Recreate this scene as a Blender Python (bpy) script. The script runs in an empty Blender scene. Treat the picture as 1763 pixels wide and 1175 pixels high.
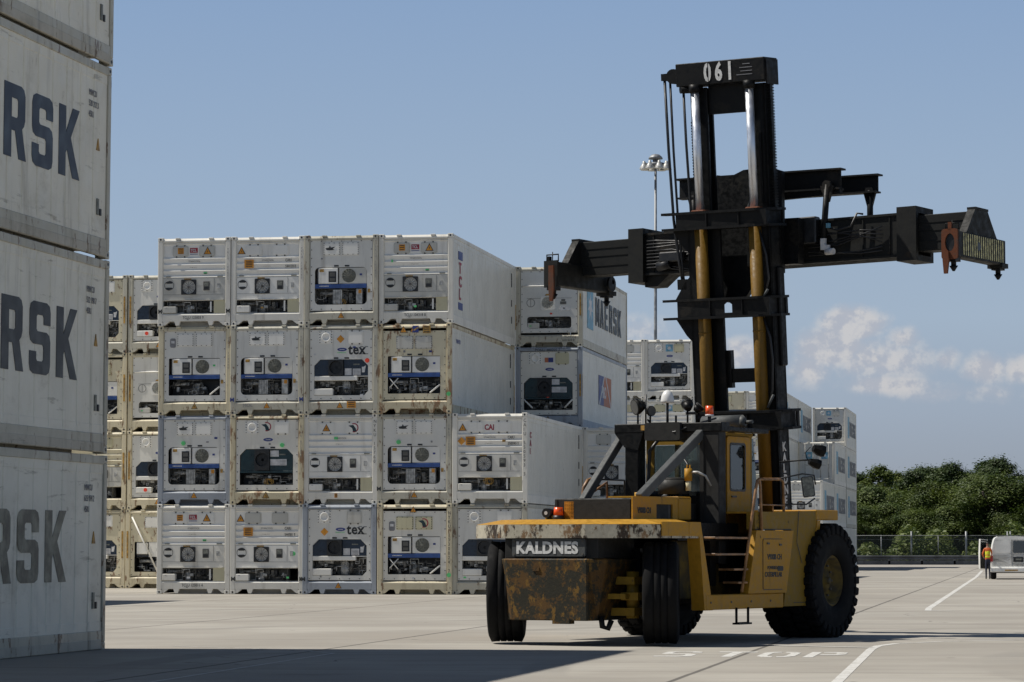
import bpy, bmesh, math, random
from mathutils import Matrix, Vector
from mathutils.geometry import tessellate_polygon
RAD = math.radians
SC = bpy.context.scene
COL = SC.collection
random.seed(7)

# ------------------------------------------------------------------ camera
cam_d = bpy.data.cameras.new("camera")
cam_d.sensor_width = 36.0
cam_d.lens = 109.86
cam_d.clip_start = 0.5
cam_d.clip_end = 20000
cam = bpy.data.objects.new("camera", cam_d)
COL.objects.link(cam)
cam.location = (0, 0, 1.52)
cam.rotation_euler = (RAD(90 + 3.77), 0, 0)
SC.camera = cam

# ------------------------------------------------------------------ light
SUN_EL = 56.0
to_sun = Vector((-math.cos(RAD(SUN_EL)) * 0.9962, math.cos(RAD(SUN_EL)) * 0.087, math.sin(RAD(SUN_EL)))).normalized()
sun_d = bpy.data.lights.new("sun", 'SUN')
sun_d.energy = 5.0
sun_d.angle = RAD(0.5)
sun_d.color = (1.0, 0.95, 0.87)
sun = bpy.data.objects.new("sun", sun_d)
COL.objects.link(sun)
sun.rotation_euler = to_sun.to_track_quat('Z', 'Y').to_euler()

SC.view_settings.view_transform = 'Standard'
SC.view_settings.look = 'None'
SC.view_settings.exposure = 0.0
SC.view_settings.gamma = 1.0

world = bpy.data.worlds.new("World")
SC.world = world
world.use_nodes = True
wt = world.node_tree
wt.nodes.clear()
def wn(t, **k):
    n = wt.nodes.new(t)
    for a, b in k.items(): setattr(n, a, b)
    return n
def wl(a, b): wt.links.new(a, b)
def wmath(op, a, b=None, c=None, clamp=False):
    n = wn('ShaderNodeMath', operation=op); n.use_clamp = clamp
    for i, v in enumerate((a, b, c)):
        if v is None: continue
        if isinstance(v, (int, float)): n.inputs[i].default_value = v
        else: wl(v, n.inputs[i])
    return n.outputs[0]
sky = wn('ShaderNodeTexSky', sky_type='NISHITA')
sky.sun_disc = False
sky.sun_elevation = RAD(SUN_EL)
sky.sun_rotation = math.atan2(to_sun.x, to_sun.y)
sky.altitude = 0
sky.air_density = 0.8
sky.dust_density = 0.4
sky.ozone_density = 1.0
tc = wn('ShaderNodeTexCoord')
sx = wn('ShaderNodeSeparateXYZ'); wl(tc.outputs['Generated'], sx.inputs[0])
az = wmath('MULTIPLY', wmath('ARCTAN2', sx.outputs[0], sx.outputs[1]), 57.2958)
el = wmath('MULTIPLY', wmath('ARCSINE', sx.outputs[2]), 57.2958)
comb = wn('ShaderNodeCombineXYZ'); wl(az, comb.inputs[0]); wl(el, comb.inputs[1])
nz = wn('ShaderNodeTexNoise'); nz.inputs['Scale'].default_value = 1.15; nz.inputs['Detail'].default_value = 9; nz.inputs['Roughness'].default_value = 0.62
wl(comb.outputs[0], nz.inputs['Vector'])
nz2 = wn('ShaderNodeTexNoise'); nz2.inputs['Scale'].default_value = 3.2; nz2.inputs['Detail'].default_value = 6; nz2.inputs['Roughness'].default_value = 0.6
wl(comb.outputs[0], nz2.inputs['Vector'])
# cumulus banks: azimuth, elevation, half widths (degrees), strength
banks_low = [(6.25, 3.85, 0.66, 0.34, 1.35), (5.85, 3.4, 0.68, 0.42, 1.25), (5.45, 3.0, 0.5, 0.40, 0.95), (6.7, 3.2, 1.3, 0.55, 0.88), (7.15, 3.55, 0.42, 0.30, 0.85), (6.8, 2.72, 1.0, 0.26, 0.95),
         (7.95, 3.2, 0.30, 0.26, 0.85), (8.65, 3.0, 0.50, 0.32, 1.0), (9.3, 3.0, 0.50, 0.34, 1.0), (8.3, 2.55, 1.4, 0.28, 0.6), (4.2, 3.35, 0.46, 0.34, 1.0), (2.3, 3.75, 0.75, 0.42, 0.62), (3.2, 3.0, 0.8, 0.3, 0.5),
         (10.6, 3.3, 0.8, 0.4, 1.0), (12.5, 2.9, 1.4, 0.4, 0.8), (-9.0, 3.0, 3.5, 0.4, 0.4), (13.5, 3.6, 1.6, 0.5, 0.9), (-16.0, 3.5, 2.5, 0.6, 0.8)]
banks = [(a_, e_ + 0.22, s1_, s2_, k_) for a_, e_, s1_, s2_, k_ in banks_low]
tot = None
for a0, e0, sa, se, st in banks:
    da = wmath('DIVIDE', wmath('SUBTRACT', az, a0), sa)
    de = wmath('DIVIDE', wmath('SUBTRACT', el, e0), se)
    r2 = wmath('ADD', wmath('MULTIPLY', da, da), wmath('MULTIPLY', de, de))
    g = wmath('MULTIPLY', wmath('EXPONENT', wmath('MULTIPLY', r2, -0.9)), st)
    tot = g if tot is None else wmath('MAXIMUM', tot, g)
nsum = wmath('ADD', wmath('MULTIPLY', wmath('SUBTRACT', nz.outputs[0], 0.5), 2.0), wmath('MULTIPLY', wmath('SUBTRACT', nz2.outputs[0], 0.5), 1.1))
dens = wmath('ADD', tot, wmath('MULTIPLY', nsum, 0.42))
mr = wn('ShaderNodeMapRange', interpolation_type='SMOOTHSTEP')
mr.inputs[1].default_value = 0.30; mr.inputs[2].default_value = 0.95
wl(dens, mr.inputs[0])
presence = wmath('MINIMUM', wmath('MULTIPLY', tot, 2.6), 1.0)
cfac = wmath('MULTIPLY', wmath('MULTIPLY', mr.outputs[0], presence), 0.78)
# the same field a little higher and to the left: where it is thinner the cloud edge catches the sun
off = wn('ShaderNodeVectorMath', operation='ADD'); off.inputs[1].default_value = (-0.10, 0.12, 0); wl(comb.outputs[0], off.inputs[0])
nzb = wn('ShaderNodeTexNoise'); nzb.inputs['Scale'].default_value = 1.15; nzb.inputs['Detail'].default_value = 6; nzb.inputs['Roughness'].default_value = 0.6
wl(off.outputs[0], nzb.inputs['Vector'])
lit = wn('ShaderNodeMapRange', interpolation_type='SMOOTHSTEP'); lit.inputs[1].default_value = -0.05; lit.inputs[2].default_value = 0.07
wl(wmath('SUBTRACT', nz.outputs[0], nzb.outputs[0]), lit.inputs[0])
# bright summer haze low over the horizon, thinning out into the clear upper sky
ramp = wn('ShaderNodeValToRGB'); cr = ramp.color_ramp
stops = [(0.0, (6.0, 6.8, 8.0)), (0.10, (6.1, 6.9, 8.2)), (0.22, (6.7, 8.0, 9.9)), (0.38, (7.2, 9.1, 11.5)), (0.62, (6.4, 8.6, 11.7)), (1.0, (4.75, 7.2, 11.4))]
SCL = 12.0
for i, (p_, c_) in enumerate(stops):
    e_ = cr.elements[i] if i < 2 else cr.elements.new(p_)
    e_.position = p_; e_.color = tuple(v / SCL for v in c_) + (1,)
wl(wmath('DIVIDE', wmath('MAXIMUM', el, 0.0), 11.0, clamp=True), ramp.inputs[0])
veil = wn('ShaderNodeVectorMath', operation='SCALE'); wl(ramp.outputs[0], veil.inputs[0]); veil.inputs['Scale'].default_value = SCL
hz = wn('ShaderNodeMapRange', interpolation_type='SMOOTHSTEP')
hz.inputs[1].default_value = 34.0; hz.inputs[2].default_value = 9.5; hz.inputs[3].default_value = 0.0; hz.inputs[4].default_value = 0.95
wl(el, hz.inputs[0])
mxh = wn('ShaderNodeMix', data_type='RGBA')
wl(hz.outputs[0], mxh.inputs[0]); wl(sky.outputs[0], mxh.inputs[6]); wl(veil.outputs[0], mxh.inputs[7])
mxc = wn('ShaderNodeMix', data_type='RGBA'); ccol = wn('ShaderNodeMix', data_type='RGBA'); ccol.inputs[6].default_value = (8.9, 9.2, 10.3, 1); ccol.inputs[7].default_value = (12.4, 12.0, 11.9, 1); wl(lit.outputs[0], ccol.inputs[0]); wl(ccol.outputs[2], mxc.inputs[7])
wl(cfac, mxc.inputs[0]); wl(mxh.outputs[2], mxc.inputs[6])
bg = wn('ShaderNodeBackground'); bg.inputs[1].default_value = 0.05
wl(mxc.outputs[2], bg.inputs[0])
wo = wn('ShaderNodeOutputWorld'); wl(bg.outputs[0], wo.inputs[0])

# ------------------------------------------------------------------ materials
MATS = {}
class NT:
    def __init__(s, name):
        s.m = bpy.data.materials.new(name); s.m.use_nodes = True
        s.t = s.m.node_tree; s.t.nodes.clear()
        s.o = s.n('ShaderNodeOutputMaterial'); s.b = s.n('ShaderNodeBsdfPrincipled'); s.l(s.b.outputs[0], s.o.inputs[0])
    def n(s, t, **k):
        x = s.t.nodes.new(t)
        for a, b in k.items(): setattr(x, a, b)
        return x
    def l(s, a, b): s.t.links.new(a, b)
    def math(s, op, a, b=None, clamp=False):
        x = s.n('ShaderNodeMath', operation=op); x.use_clamp = clamp
        for i, v in enumerate((a, b)):
            if v is None: continue
            if isinstance(v, (int, float)): x.inputs[i].default_value = v
            else: s.l(v, x.inputs[i])
        return x.outputs[0]
    def pos(s, sc=(1, 1, 1), rz=0, obj=False):
        if obj:
            g = s.n('ShaderNodeTexCoord').outputs['Object']
        else:
            g = s.n('ShaderNodeNewGeometry').outputs['Position']
        mp = s.n('ShaderNodeMapping'); mp.inputs['Scale'].default_value = sc; mp.inputs['Rotation'].default_value = (0, 0, rz)
        s.l(g, mp.inputs[0]); return mp.outputs[0]
    def noise(s, vec, scale, detail=4, rough=0.55):
        x = s.n('ShaderNodeTexNoise'); x.inputs['Scale'].default_value = scale; x.inputs['Detail'].default_value = detail
        x.inputs['Roughness'].default_value = rough; s.l(vec, x.inputs['Vector']); return x.outputs[0]
    def step(s, v, a, b, lo=0.0, hi=1.0):
        x = s.n('ShaderNodeMapRange', interpolation_type='SMOOTHSTEP')
        for i, q in enumerate((a, b, lo, hi)): x.inputs[i + 1].default_value = q
        s.l(v, x.inputs[0]); return x.outputs[0]
    def mix(s, f, a, b, bt='MIX'):
        x = s.n('ShaderNodeMix', data_type='RGBA', blend_type=bt)
        for i, v in ((0, f), (6, a), (7, b)):
            if isinstance(v, tuple): x.inputs[i].default_value = (*v, 1) if len(v) == 3 else v
            elif isinstance(v, (int, float)): x.inputs[i].default_value = v
            else: s.l(v, x.inputs[i])
        return x.outputs[2]
    def bump(s, h, dist, strength=1.0):
        x = s.n('ShaderNodeBump'); x.inputs['Distance'].default_value = dist; x.inputs['Strength'].default_value = strength
        s.l(h, x.inputs['Height']); s.l(x.outputs[0], s.b.inputs['Normal'])

def plain(name, col, rough=0.5, metal=0.0, var=0.12, scale=6.0):
    """ordinary painted or moulded surface with a little unevenness of its own"""
    t = NT(name)
    p = t.pos()
    n = t.noise(p, scale, 5)
    f = t.step(n, 0.35, 0.7)
    dark = tuple(c * (1 - var * 1.6) for c in col); light = tuple(min(1, c * (1 + var)) for c in col)
    t.l(t.mix(f, dark, light), t.b.inputs['Base Color'])
    r = t.step(n, 0.3, 0.7, max(0.02, rough - 0.1), min(1, rough + 0.12)); t.l(r, t.b.inputs['Roughness'])
    t.b.inputs['Metallic'].default_value = metal
    return t.m

def weathered(name, base, dirt=(0.16, 0.13, 0.09), dirt_amt=0.5, rust=None, rust_amt=0.0, rough=0.45, soft=(0.45, 0.47, 0.5), spec=0.5, smudge=0.0):
    """container paint: blotchy fading, vertical run marks, rust patches"""
    t = NT(name)
    n1 = t.noise(t.pos((1, 1, 1)), 0.9, 5)
    n2 = t.noise(t.pos((3.2, 3.2, 0.28)), 1.0, 6, 0.65)
    n3 = t.noise(t.pos((1, 1, 0.7)), 5.0, 6, 0.7)
    col = t.mix(t.step(n1, 0.35, 0.7, 0, 0.5), base, tuple(c * 0.8 for c in base))
    col = t.mix(t.step(n2, 0.53, 0.78, 0, dirt_amt), col, dirt)
    sp = t.math('MULTIPLY', t.step(n3, 0.60, 0.72), t.step(n1, 0.4, 0.6))
    col = t.mix(t.math('MULTIPLY', sp, dirt_amt * 0.7), col, tuple(c * 0.7 for c in dirt))
    if smudge:
        n5 = t.noise(t.pos((0.9, 0.9, 1.6)), 0.8, 8, 0.72); n6 = t.noise(t.pos((0.6, 0.6, 5.0)), 1.4, 6, 0.7)
        col = t.mix(t.step(n5, 0.50, 0.75, 0, smudge), col, tuple(c * 1.5 for c in dirt)); col = t.mix(t.step(n6, 0.60, 0.70, 0, smudge), col, dirt)
    if rust:
        nr = t.noise(t.pos((2.2, 2.2, 0.8)), 2.2, 8, 0.68)
        f = t.step(nr, 0.60 - rust_amt * 0.2, 0.66 - rust_amt * 0.15)
        col = t.mix(t.math('MULTIPLY', f, 0.85), col, rust)
    t.l(col, t.b.inputs['Base Color'])
    t.l(t.step(n3, 0.3, 0.7, rough - 0.08, rough + 0.22), t.b.inputs['Roughness'])
    t.b.inputs['Specular IOR Level'].default_value = spec
    if 'side' in name:
        nl = t.noise(t.pos((0.8, 0.8, 1.6)), 1.1, 3); t.bump(t.math('ADD', t.math('MULTIPLY', nl, 6.0), n3), 0.006, 0.5)
    else: t.bump(n3, 0.004, 0.4)
    return t.m

M = MATS
M['white'] = weathered('white_paint', (0.74, 0.715, 0.64), dirt_amt=0.45)
M['white_b'] = weathered('cool_white_paint', (0.70, 0.69, 0.64), dirt_amt=0.38)
M['cream'] = weathered('cream_paint', (0.66, 0.60, 0.43), dirt=(0.2, 0.13, 0.06), dirt_amt=0.55, rust=(0.17, 0.065, 0.02), rust_amt=0.25)
M['frame_grey'] = weathered('frame_grey_paint', (0.50, 0.475, 0.385), dirt=(0.1, 0.085, 0.06), dirt_amt=0.7, rust=(0.12, 0.055, 0.02), rust_amt=0.15)
M['frame_blue'] = weathered('frame_blue_paint', (0.33, 0.36, 0.40), dirt=(0.1, 0.09, 0.08), dirt_amt=0.6)
M['frame_rust'] = weathered('frame_rusty_cream_paint', (0.60, 0.53, 0.36), dirt=(0.18, 0.1, 0.04), dirt_amt=0.7, rust=(0.20, 0.09, 0.03), rust_amt=0.5)
M['frame_cream'] = weathered('frame_cream_paint', (0.64, 0.57, 0.40), dirt=(0.18, 0.12, 0.06), dirt_amt=0.8, rust=(0.17, 0.085, 0.035), rust_amt=0.12)
M['side'] = weathered('side_sheet_paint', (0.68, 0.655, 0.57), dirt=(0.33, 0.31, 0.26), dirt_amt=0.5, rough=0.34)
M['side_near'] = weathered('old_white_side_paint', (0.82, 0.785, 0.665), dirt=(0.26, 0.23, 0.165), dirt_amt=0.62, rough=0.5, smudge=0.55)
M['rail_near'] = weathered('grimy_bottom_rail_gloom_paint', (0.50, 0.47, 0.39), dirt=(0.10, 0.09, 0.06), dirt_amt=0.9, rust=(0.12, 0.07, 0.03), rust_amt=0.1, rough=0.6, smudge=0.5)  # stained paint, darkened as well for the gloom beneath each container
M['hatch'] = weathered('hatch_cream_paint', (0.58, 0.54, 0.36), dirt=(0.2, 0.14, 0.07), dirt_amt=0.4)
M['hatch_w'] = weathered('hatch_white_paint', (0.80, 0.785, 0.73), dirt_amt=0.25)
M['unit_w'] = weathered('unit_white_paint', (0.80, 0.785, 0.73), dirt_amt=0.25)
M['seam'] = plain('dark_seam_sealant', (0.10, 0.10, 0.095), 0.8)
M['bolt'] = plain('dark_bolt_steel', (0.08, 0.075, 0.065), 0.6)
M['black'] = plain('black_plastic', (0.012, 0.013, 0.015), 0.45)
M['bay'] = plain('bay_grey_paint', (0.20, 0.20, 0.185), 0.7, var=0.3)
M['alu'] = plain('dull_aluminium', (0.46, 0.46, 0.44), 0.45, 0.2, var=0.25, scale=9)
M['pipe'] = plain('dark_pipework', (0.15, 0.145, 0.13), 0.5, 0.1, var=0.4, scale=12)
M['mesh_grey'] = plain('beige_fan_guard', (0.20, 0.205, 0.175), 0.6, var=0.25, scale=20)
M['navy'] = plain('navy_panel_paint', (0.012, 0.026, 0.05), 0.35, var=0.2)
M['teal'] = plain('dark_teal_panel_paint', (0.008, 0.034, 0.043), 0.35, var=0.2)
M['bluestrip'] = plain('blue_strip_paint', (0.025, 0.075, 0.26), 0.4)
M['orange'] = plain('orange_label', (0.62, 0.26, 0.02), 0.5)
M['amber'] = plain('faded_amber_label', (0.42, 0.24, 0.05), 0.6, var=0.3, scale=9)
M['redlab'] = plain('red_label', (0.33, 0.02, 0.04), 0.5)
M['redspot'] = plain('fluorescent_red_sticker', (0.85, 0.07, 0.03), 0.5)
M['greenspot'] = plain('fluorescent_green_sticker', (0.12, 0.6, 0.2), 0.5)
M['bluelab'] = plain('blue_label', (0.03, 0.05, 0.22), 0.5)
M['skyblue'] = plain('pale_blue_emblem_paint', (0.16, 0.38, 0.52), 0.5, var=0.2)
M['ink'] = plain('dark_lettering_paint', (0.03, 0.033, 0.035), 0.6, var=0.3)
M['ink_soft'] = plain('faded_grey_lettering', (0.22, 0.22, 0.23), 0.6)
M['navy_letter'] = plain('navy_lettering_paint', (0.025, 0.034, 0.055), 0.5, var=0.3, scale=3)
M['grey_letter'] = plain('charcoal_lettering_paint', (0.028, 0.032, 0.038), 0.5, var=0.35, scale=3)
M['tan_letter'] = plain('faded_olive_lettering_paint', (0.23, 0.22, 0.17), 0.6, var=0.4, scale=3)
M['white_label'] = plain('white_label', (0.62, 0.62, 0.62), 0.5)
M['stripe'] = plain('pale_yellow_stripe', (0.62, 0.58, 0.30), 0.6, var=0.35, scale=14)
M['orangered'] = plain('faded_orange_flag_paint', (0.50, 0.17, 0.08), 0.6)

# ------------------------------------------------------------------ mesh builder
class MB:
    def __init__(s, T=None):
        s.bm = bmesh.new(); s.T = T
    def _fin(s, verts, faces, mi, T):
        for f in faces: f.material_index = mi
        if T is not None: bmesh.ops.transform(s.bm, matrix=T, verts=verts)
    def box(s, x0, x1, y0, y1, z0, z1, mi=0, b=0.0, T=None):
        r = bmesh.ops.create_cube(s.bm, size=1.0)
        vs = r['verts']
        for v in vs:
            v.co = Vector(((x0 + x1) / 2 + v.co.x * (x1 - x0), (y0 + y1) / 2 + v.co.y * (y1 - y0), (z0 + z1) / 2 + v.co.z * (z1 - z0)))
        fs = list({f for v in vs for f in v.link_faces})
        for f in fs: f.material_index = mi
        if b > 0:
            es = list({e for v in vs for e in v.link_edges})
            rr = bmesh.ops.bevel(s.bm, geom=es, offset=b, segments=1, affect='EDGES', profile=0.5)
            vs = list({v for f in rr['faces'] for v in f.verts} | {v for v in vs if v.is_valid})
            for f in rr['faces']: f.material_index = mi
        if T is not None: bmesh.ops.transform(s.bm, matrix=T, verts=[v for v in vs if v.is_valid])
        return s
    def cyl(s, p0, p1, r0, r1=None, seg=16, mi=0, cap=True, smooth=True):
        if r1 is None: r1 = r0
        p0 = Vector(p0); p1 = Vector(p1); d = p1 - p0; L = d.length
        if L < 1e-6: return s
        q = d.to_track_quat('Z', 'Y').to_matrix().to_4x4()
        T = Matrix.Translation(p0) @ q
        ra = [s.bm.verts.new(T @ Vector((r0 * math.cos(2 * math.pi * i / seg), r0 * math.sin(2 * math.pi * i / seg), 0))) for i in range(seg)]
        rb = [s.bm.verts.new(T @ Vector((r1 * math.cos(2 * math.pi * i / seg), r1 * math.sin(2 * math.pi * i / seg), L))) for i in range(seg)]
        for i in range(seg):
            f = s.bm.faces.new((ra[i], ra[(i + 1) % seg], rb[(i + 1) % seg], rb[i])); f.material_index = mi; f.smooth = smooth
        if cap:
            f = s.bm.faces.new(ra[::-1]); f.material_index = mi
            f = s.bm.faces.new(rb); f.material_index = mi
        return s
    def tube(s, pts, r, seg=8, mi=0):
        pts = [Vector(p) for p in pts]
        prev = None; n = len(pts)
        for i, p in enumerate(pts):
            d = (pts[min(i + 1, n - 1)] - pts[max(i - 1, 0)]).normalized()
            q = d.to_track_quat('Z', 'Y').to_matrix()
            ring = [s.bm.verts.new(p + q @ Vector((r * math.cos(2 * math.pi * k / seg), r * math.sin(2 * math.pi * k / seg), 0))) for k in range(seg)]
            if prev:
                # match closest start to avoid twist
                k0 = min(range(seg), key=lambda k: (ring[k].co - prev[0].co - (p - pts[i - 1])).length)
                ring = ring[k0:] + ring[:k0]
                for k in range(seg):
                    f = s.bm.faces.new((prev[k], prev[(k + 1) % seg], ring[(k + 1) % seg], ring[k])); f.material_index = mi; f.smooth = True
            else:
                f = s.bm.faces.new(ring[::-1]); f.material_index = mi
            prev = ring
        f = s.bm.faces.new(prev); f.material_index = mi
        return s
    def lathe(s, prof, c=(0, 0, 0), axis='X', seg=32, mi=0, smooth=True):
        """prof: list of (a, r) along the axis"""
        rings = []
        for a, r in prof:
            ring = []
            for k in range(seg):
                t = 2 * math.pi * k / seg; u = r * math.cos(t); v = r * math.sin(t)
                p = {'X': (a, u, v), 'Y': (v, a, u), 'Z': (u, v, a)}[axis]
                ring.append(s.bm.verts.new(Vector(c) + Vector(p)))
            rings.append(ring)
        for i in range(len(rings) - 1):
            for k in range(seg):
                f = s.bm.faces.new((rings[i][k], rings[i][(k + 1) % seg], rings[i + 1][(k + 1) % seg], rings[i + 1][k]))
                f.material_index = mi; f.smooth = smooth
        return s
    def plate(s, loops, d0, d1, plane='XZ', mi=0, T=None):
        """flat plate with holes; loops = [outer, hole, ...] of 2-D points, between depths d0 and d1"""
        def P(p, d):
            if plane == 'XZ': return Vector((p[0], d, p[1]))
            if plane == 'YZ': return Vector((d, p[0], p[1]))
            return Vector((p[0], p[1], d))
        tri = tessellate_polygon([[Vector((p[0], p[1], 0)) for p in lp] for lp in loops])
        flat = [p for lp in loops for p in lp]
        va = [s.bm.verts.new(P(p, d0)) for p in flat]; vb = [s.bm.verts.new(P(p, d1)) for p in flat]
        fs = []
        for t in tri:
            for vv in (va, vb):
                try: fs.append(s.bm.faces.new([vv[i] for i in t]))
                except ValueError: pass
        o = 0
        for lp in loops:
            n = len(lp)
            for i in range(n):
                a, b = o + i, o + (i + 1) % n
                try: fs.append(s.bm.faces.new((va[a], va[b], vb[b], vb[a])))
                except ValueError: pass
            o += n
        for f in fs: f.material_index = mi
        if T is not None: bmesh.ops.transform(s.bm, matrix=T, verts=va + vb)
        return s
    def quad(s, pts, mi=0):
        f = s.bm.faces.new([s.bm.verts.new(Vector(p)) for p in pts]); f.material_index = mi; return s
    def mesh(s, name, mats):
        bmesh.ops.recalc_face_normals(s.bm, faces=s.bm.faces[:])
        if s.T is not None: bmesh.ops.transform(s.bm, matrix=s.T, verts=s.bm.verts[:])
        me = bpy.data.meshes.new(name); s.bm.to_mesh(me); s.bm.free()
        for m in (mats if isinstance(mats, (list, tuple)) else [mats]):
            me.materials.append(M[m] if isinstance(m, str) else m)
        return me
    def build(s, name, mats, parent=None, label=None):
        return obj(name, s.mesh(name, mats), parent, label)

def obj(name, me, parent=None, label=None):
    o = bpy.data.objects.new(name, me); COL.objects.link(o)
    if parent: o.parent = parent
    if label: o['label'] = label
    return o
def thing(name, label, cat, loc=(0, 0, 0), rz=0.0, group=None):
    o = bpy.data.objects.new(name, None); COL.objects.link(o)
    o.location = loc; o.rotation_euler = (0, 0, rz); o.empty_display_size = 0.5
    o['label'] = label; o['category'] = cat
    if group: o['group'] = group
    return o
def tag(o, label=None, cat=None, group=None, kind=None):
    if label: o['label'] = label
    if cat: o['category'] = cat
    if group: o['group'] = group
    if kind: o['kind'] = kind
    return o

def rrect(x0, x1, z0, z1, r=0.04, seg=3):
    pts = []
    for cx, cz, a0 in ((x1 - r, z1 - r, 0), (x0 + r, z1 - r, 90), (x0 + r, z0 + r, 180), (x1 - r, z0 + r, 270)):
        for i in range(seg + 1):
            a = RAD(a0 + 90 * i / seg); pts.append((cx + r * math.cos(a), cz + r * math.sin(a)))
    return pts
def rect(x0, x1, z0, z1): return [(x0, z0), (x1, z0), (x1, z1), (x0, z1)]
def circ(cx, cz, r, n=20): return [(cx + r * math.cos(2 * math.pi * i / n), cz + r * math.sin(2 * math.pi * i / n)) for i in range(n)]
def octa(x0, x1, z0, z1, c, top=True, bottom=False):
    p = []
    p += [(x0 + c, z0), (x1 - c, z0), (x1, z0 + c)] if bottom else [(x0, z0), (x1, z0)]
    if bottom: pass
    p += [(x1, z1 - c), (x1 - c, z1), (x0 + c, z1), (x0, z1 - c)] if top else [(x1, z1), (x0, z1)]
    if bottom: p += [(x0, z0 + c)]
    return p

# ------------------------------------------------------------------ lettering
_tc = {}
def text_mesh(txt, size, bold=0.0, sx=1.0, ext=0.003):
    """flat lettering in the XZ plane, baseline-left at the origin, facing -Y"""
    key = (txt, size, bold, sx, ext)
    if key in _tc: return _tc[key]
    cu = bpy.data.curves.new('lettering', 'FONT'); cu.body = txt; cu.size = size; cu.offset = bold; cu.extrude = ext
    cu.resolution_u = 3
    if bold > 0.01: cu.space_character = 1.07
    o = bpy.data.objects.new('lettering', cu); COL.objects.link(o)
    bpy.context.view_layer.update()
    me = bpy.data.meshes.new_from_object(o.evaluated_get(bpy.context.evaluated_depsgraph_get()))
    bpy.data.objects.remove(o); bpy.data.curves.remove(cu)
    me.transform(Matrix.Rotation(RAD(90), 4, 'X') @ Matrix.Diagonal((sx, 1, 1, 1)))
    me.name = 'lettering'
    _tc[key] = me
    return me
def lettering(txt, size, loc, mat, parent, rot=(0, 0, 0), bold=0.0, sx=1.0, name='lettering', ext=0.003):
    me0 = text_mesh(txt, size, bold, sx, ext)
    me = me0.copy(); me.materials.clear(); me.materials.append(M[mat])
    o = obj(name, me, parent); o.location = loc; o.rotation_euler = rot
    return o
BLK = {
 'M': [[(0, 0), (0, 1), (.22, 1), (.35, .55), (.48, 1), (.7, 1), (.7, 0), (.51, 0), (.51, .55), (.4, .14), (.3, .14), (.19, .55), (.19, 0)]],
 'A': [[(0, 0), (.2, 1), (.45, 1), (.65, 0), (.45, 0), (.42, .18), (.23, .18), (.2, 0)], [(.26, .34), (.39, .34), (.325, .78)]],
 'E': [[(0, 0), (0, 1), (.6, 1), (.6, .81), (.22, .81), (.22, .59), (.52, .59), (.52, .41), (.22, .41), (.22, .19), (.6, .19), (.6, 0)]],
 'R': [[(0, 0), (0, 1), (.50, 1), (.58, .965), (.62, .88), (.62, .55), (.59, .47), (.53, .42), (.66, 0), (.44, 0), (.33, .37), (.22, .37), (.22, 0)],
       [(.22, .55), (.22, .81), (.38, .81), (.41, .78), (.41, .58), (.38, .55)]],
 'S': [[(0, .13), (.03, .04), (.12, 0), (.52, 0), (.61, .04), (.64, .13), (.64, .46), (.61, .55), (.52, .59), (.24, .59), (.21, .62), (.21, .79), (.24, .82), (.40, .82), (.43, .79), (.43, .69), (.64, .69),
        (.64, .87), (.61, .96), (.52, 1), (.12, 1), (.03, .96), (0, .87), (0, .53), (.03, .45), (.12, .41), (.40, .41), (.43, .38), (.43, .21), (.40, .18), (.24, .18), (.21, .21), (.21, .31), (0, .31)]],
 'K': [[(0, 0), (0, 1), (.22, 1), (.22, .62), (.44, 1), (.66, 1), (.38, .57), (.68, 0), (.45, 0), (.26, .39), (.22, .33), (.22, 0)]],
}
def block_word(mb, word, x0, z0, h, w, pitch, mi=0, T=None, d=0.004):
    """bold block capitals as thin raised paint in the XZ plane"""
    for i, ch in enumerate(word):
        lp = [[(x0 + i * pitch + p[0] / 0.65 * w, z0 + p[1] * h) for p in l] for l in BLK[ch]]
        mb.plate(lp, -d, 0, mi=mi, T=T)
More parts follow.
